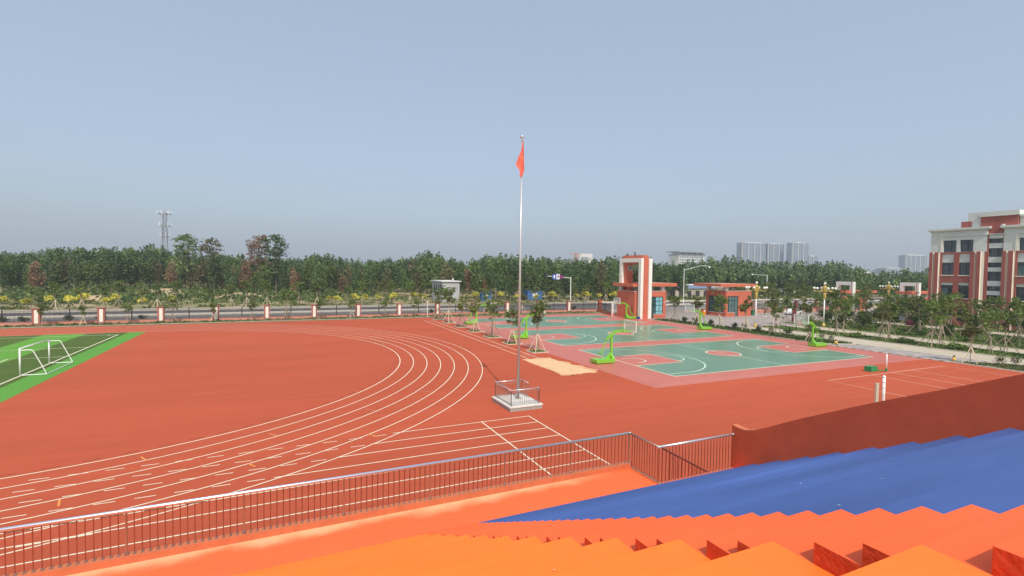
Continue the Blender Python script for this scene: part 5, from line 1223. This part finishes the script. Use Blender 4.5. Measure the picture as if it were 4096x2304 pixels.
for i, (x, y) in enumerate(((53.8, 11.5), (55.5, 9), (54.2, 2.5), (56.8, -.5), (58.8, 7.6), (62, 9.6), (53.5, -3.5), (60, 1), (44.2, 18), (43.2, 10.8), (43.4, 4.5), (43.1, -1.0))): pb_('l', x, y, random.uniform(.8, 1.2), 'low spreading juniper on the lawns beside the drive', 'low junipers beside the drive')
place = thing('flowering_shrub', (71.2, 33.5, 0), 'pink flowering shrub near the small gatehouse', 'shrub')
rg = np.random.default_rng(5); d = rg.normal(size=(300, 3)); d /= np.linalg.norm(d, axis=1)[:, None]; v, n = cards(np.array([0, 0, 2.6])+d*rg.uniform(.3, 1, (300, 1))*[.9, .9, .6], .09, rg, None)
part('foliage', leaf_mesh('foliage', v, n, ['leaf_pink', 'leaf_bush'], (rg.random(n) < .4).astype(int)), place); MB().tube((71.2, 33.5, 0), (71.2, 33.5, 2.3), .05, 'bark', 5).build('stem', place)

# ------------------------------------------------------------------ small things
def car(x, y, rz, label, s=1.0):
    t = thing('parked_car', (x, y, 0), label, 'car'); t.rotation_euler.z = rz
    pr = [(-2.25, .35), (-2.25, .75), (-2.1, .95), (-1.5, 1.0), (-.9, 1.42), (.5, 1.46), (1.25, 1.02), (2.1, .85), (2.25, .6), (2.25, .35)]
    b = MB(); n = len(pr); m = b.mi('car_white')
    for y_ in (-.88, .88): b.v += [(px_, y_*(.82 if z > 1.1 else 1), z) for px_, z in pr]
    b.f += [tuple(range(n)), tuple(reversed(range(n, 2*n)))]+[(i, n+i, n+(i+1) % n, (i+1) % n) for i in range(n)]; b.m += [m]*(n+2)
    b.f[0] = tuple(reversed(range(n))); b.f[1] = tuple(range(n, 2*n)); part('car_body', b.mesh('car_body'), t)
    g = MB(); gp = [(-1.4, 1.02), (-.88, 1.37), (.45, 1.40), (1.12, 1.02)]
    for y_, sg in ((-.80, -1), (.80, 1)): g.add([(a, y_+sg*(.085 if z < 1.1 else -.06), z) for a, z in gp], [(0, 1, 2, 3) if sg > 0 else (3, 2, 1, 0)], 'car_glass')
    g.add([(1.17, -.76, 1.04), (1.17, .76, 1.04), (.56, .68, 1.42), (.56, -.68, 1.42)], [(0, 1, 2, 3)], 'car_glass'); part('car_windows', g.mesh('car_windows'), t)
    for wx in (-1.4, 1.4):
        for wy in (-.86, .86):
            wl_ = part('wheel', MB().tube((wx, wy-.1, .32), (wx, wy+.1, .32), .32, 'tyre', 14).mesh('wheel'), t); part('rim', MB().tube((wx, wy-.11, .32), (wx, wy+.11, .32), .18, 'steel', 8).mesh('rim'), wl_)
    for sy in (-.6, .6): part('headlight', MB().box(2.2, sy-.2, .6, 2.27, sy+.2, .75, 'globe').mesh('headlight'), t)
    return t
car(72.3, 41.0, math.pi+.15, 'white saloon car parked on the plaza behind trees')
car(104.5, 60, .2, 'white car on the road beyond the small gatehouse')
t = thing('wheelie_bin', (61.4, 42.6, 0), 'dark green wheelie bin beside the guard house', 'bin')
box('bin_body', t, 61.05, 42.3, .05, 61.75, 43.0, 1.0, 'bin_green'); box('bin_lid', t, 61.0, 42.2, 1.0, 61.8, 43.05, 1.1, 'bin_green')
for x, y, lab in ((33.98, 7.7, 'yellow and black lantern-shaped bollard by the hedge strip end'), (33.62, -4.75, 'yellow and black lantern-shaped bollard at the near right kerb')):
    t = thing('garden_bollard', (x, y, 0), lab, 'bollard')
    MB().lathe([(.24, 0), (.24, .06), (.2, .08)], 'marker_black', 10, (x, y, 0)).build('bollard_foot', t); MB().lathe([(.19, .08), (.20, .3), (.13, .46)], 'marker_yellow', 10, (x, y, 0)).build('bollard_body', t); MB().lathe([(.14, .46), (.12, .52), (.07, .55), (.06, .62), (.001, .64)], 'marker_black', 8, (x, y, 0)).build('bollard_cap', t)
t = thing('notice_pillar', (57.7, 30.4, 0), 'dark maroon notice pillar on the plaza behind the front court backboard', 'sign')
box('pillar_body', t, 57.3, 30.2, 0, 58.1, 30.6, 2.5, 'sign_maroon')
for k in range(6): box('notice_line', t, 57.28, 30.25, .9+k*.22, 57.3, 30.5, .97+k*.22, 'line_pinkish')
t = thing('traffic_cone', (62.2, 40.2, 0), 'black and white striped warning post in front of the guard house corner', 'warning post')
box('post_body', t, 62.1, 40.1, .1, 62.3, 40.3, 1.0, 'marker_black'); box('post_band', t, 62.08, 40.08, .45, 62.32, 40.32, .6, 'paper_white'); MB().lathe([(.25, 0), (.12, .15)], 'paper_white', 8, (62.2, 40.2, 0)).build('post_foot', t)
hp = MB().path([(x, y, .02) for x, y in ((-18.82, 30.63), (-18.89, 31.91), (-19.4, 33.28), (-19.86, 32.93), (-19.98, 30.56), (-19.6, 28.62), (-19.24, 26.78), (-19.54, 25.49))], .022, 'hose', 5).build('garden_hose', None, org=(-19.4, 29, 0)); tag(hp, 'thin pale hose lying in a loop across the far lanes', 'hose')
t = thing('parasol', (58.6, 11.8, 0), 'small red folded canopy behind the verge trees', 'canopy')
MB().tube((58.6, 11.8, 0), (58.6, 11.8, 1.5), .03, 'stake_wood', 5).build('canopy_pole', t); MB().lathe([(.02, 2.2), (.45, 1.8), (.55, 1.2)], 'sign_maroon', 8, (58.6, 11.8, 0)).build('canopy_cloth', t)
t = thing('hose_reel', (52.9, -6.0, 0), 'coil of green hose on the verge at the right edge', 'hose')
P = [(48.2+.4*math.cos(k*.5), -5.6+.4*math.sin(k*.5), .1+.006*k) for k in range(40)]; t.location = (48.2, -5.6, 0); MB().path(P, .03, 'box_green', 4).build('hose_coil', t)
t = thing('storage_tub', (31.5, 42.6, 0), 'small dark blue tub at the foot of the tall white portal', 'tub')
box('tub_body', t, 30.9, 42.7, 0, 31.4, 43.1, .35, 'sign_blue'); box('tub_lid', t, 30.87, 42.67, .35, 31.43, 43.13, .4, 'marker_black')
# litter: leaves and scraps of paper lying on the steps
rg = random.Random(4)
for k in range(46):
    j = rg.randint(-1, 10); yb, z = nose(j); y = yb-rg.uniform(.08, .75)*A; x = rg.uniform(-38, XA-.1) if k % 3 == 0 else rg.uniform(XB+.1, XW-.3)
    a = rg.uniform(0, 3.1); s = rg.uniform(.005, .012)
    q = [(x+s*2*math.cos(a), y+s*2*math.sin(a), z+.004), (x-s*math.sin(a), y+s*math.cos(a), z+.012), (x-s*2*math.cos(a), y-s*2*math.sin(a), z+.006), (x+s*math.sin(a), y-s*math.cos(a), z+.008)]
    o = MB().add(q, [(0, 1, 2, 3)], 'paper_white' if k % 3 else 'sand').build('paper_scrap', None, org=(x, y, z))
    lab = 'tiny pale leaf on the orange tiers' if k % 3 == 0 else 'tiny pale scrap of litter on the blue tiers'
    tag(o, lab, 'litter', 'pale leaves on the orange tiers' if k % 3 == 0 else 'scraps of litter on the blue tiers')

# birds
for i, (px, py, dd) in enumerate(((182, 45, 150), (547, 35, 190), (208, 390, 160))):
    v = rt*((px-2048)/FPX)+fw+dn*((py-1152)/FPX); p = Vector((CX, CY, CZ))+v*dd
    b = MB().add([(p.x-.28, p.y, p.z+.10), (p.x, p.y-.07, p.z), (p.x, p.y+.09, p.z), (p.x+.28, p.y, p.z+.12), (p.x, p.y, p.z-.06)], [(0, 1, 2), (1, 3, 2), (0, 1, 4), (1, 3, 4)], 'marker_black').build('bird', None, org=tuple(p))
    tag(b, 'tiny distant bird in the sky, ' + ['highest at the upper left', 'right of the highest one', 'lowest of the three'][i], 'bird')

# alike things: each label says which one, counted from the left in view
UN = ['', 'first', 'second', 'third', 'fourth', 'fifth', 'sixth', 'seventh', 'eighth', 'ninth', 'tenth', 'eleventh', 'twelfth', 'thirteenth', 'fourteenth', 'fifteenth', 'sixteenth', 'seventeenth', 'eighteenth', 'nineteenth', 'twentieth']
TENS = {2: 'twenty', 3: 'thirty', 4: 'forty'}
def ordw(n):
    if n <= 20: return UN[n]
    t, u = divmod(n, 10); return (TENS[t]+'-'+UN[u]) if u else TENS[t][:-1]+'ieth'
by = {}
for o in COL.objects:
    if o.parent is None and 'label' in o: by.setdefault(o['label'], []).append(o)
for lab, L in by.items():
    if len(L) < 2: continue
    def sx(o):
        v = o.location-Vector((CX, CY, CZ)); return v.dot(rt)/max(.1, v.dot(fw))
    L.sort(key=sx)
    for i, o in enumerate(L): o['label'] = lab+', '+ordw(i+1)+' from left'
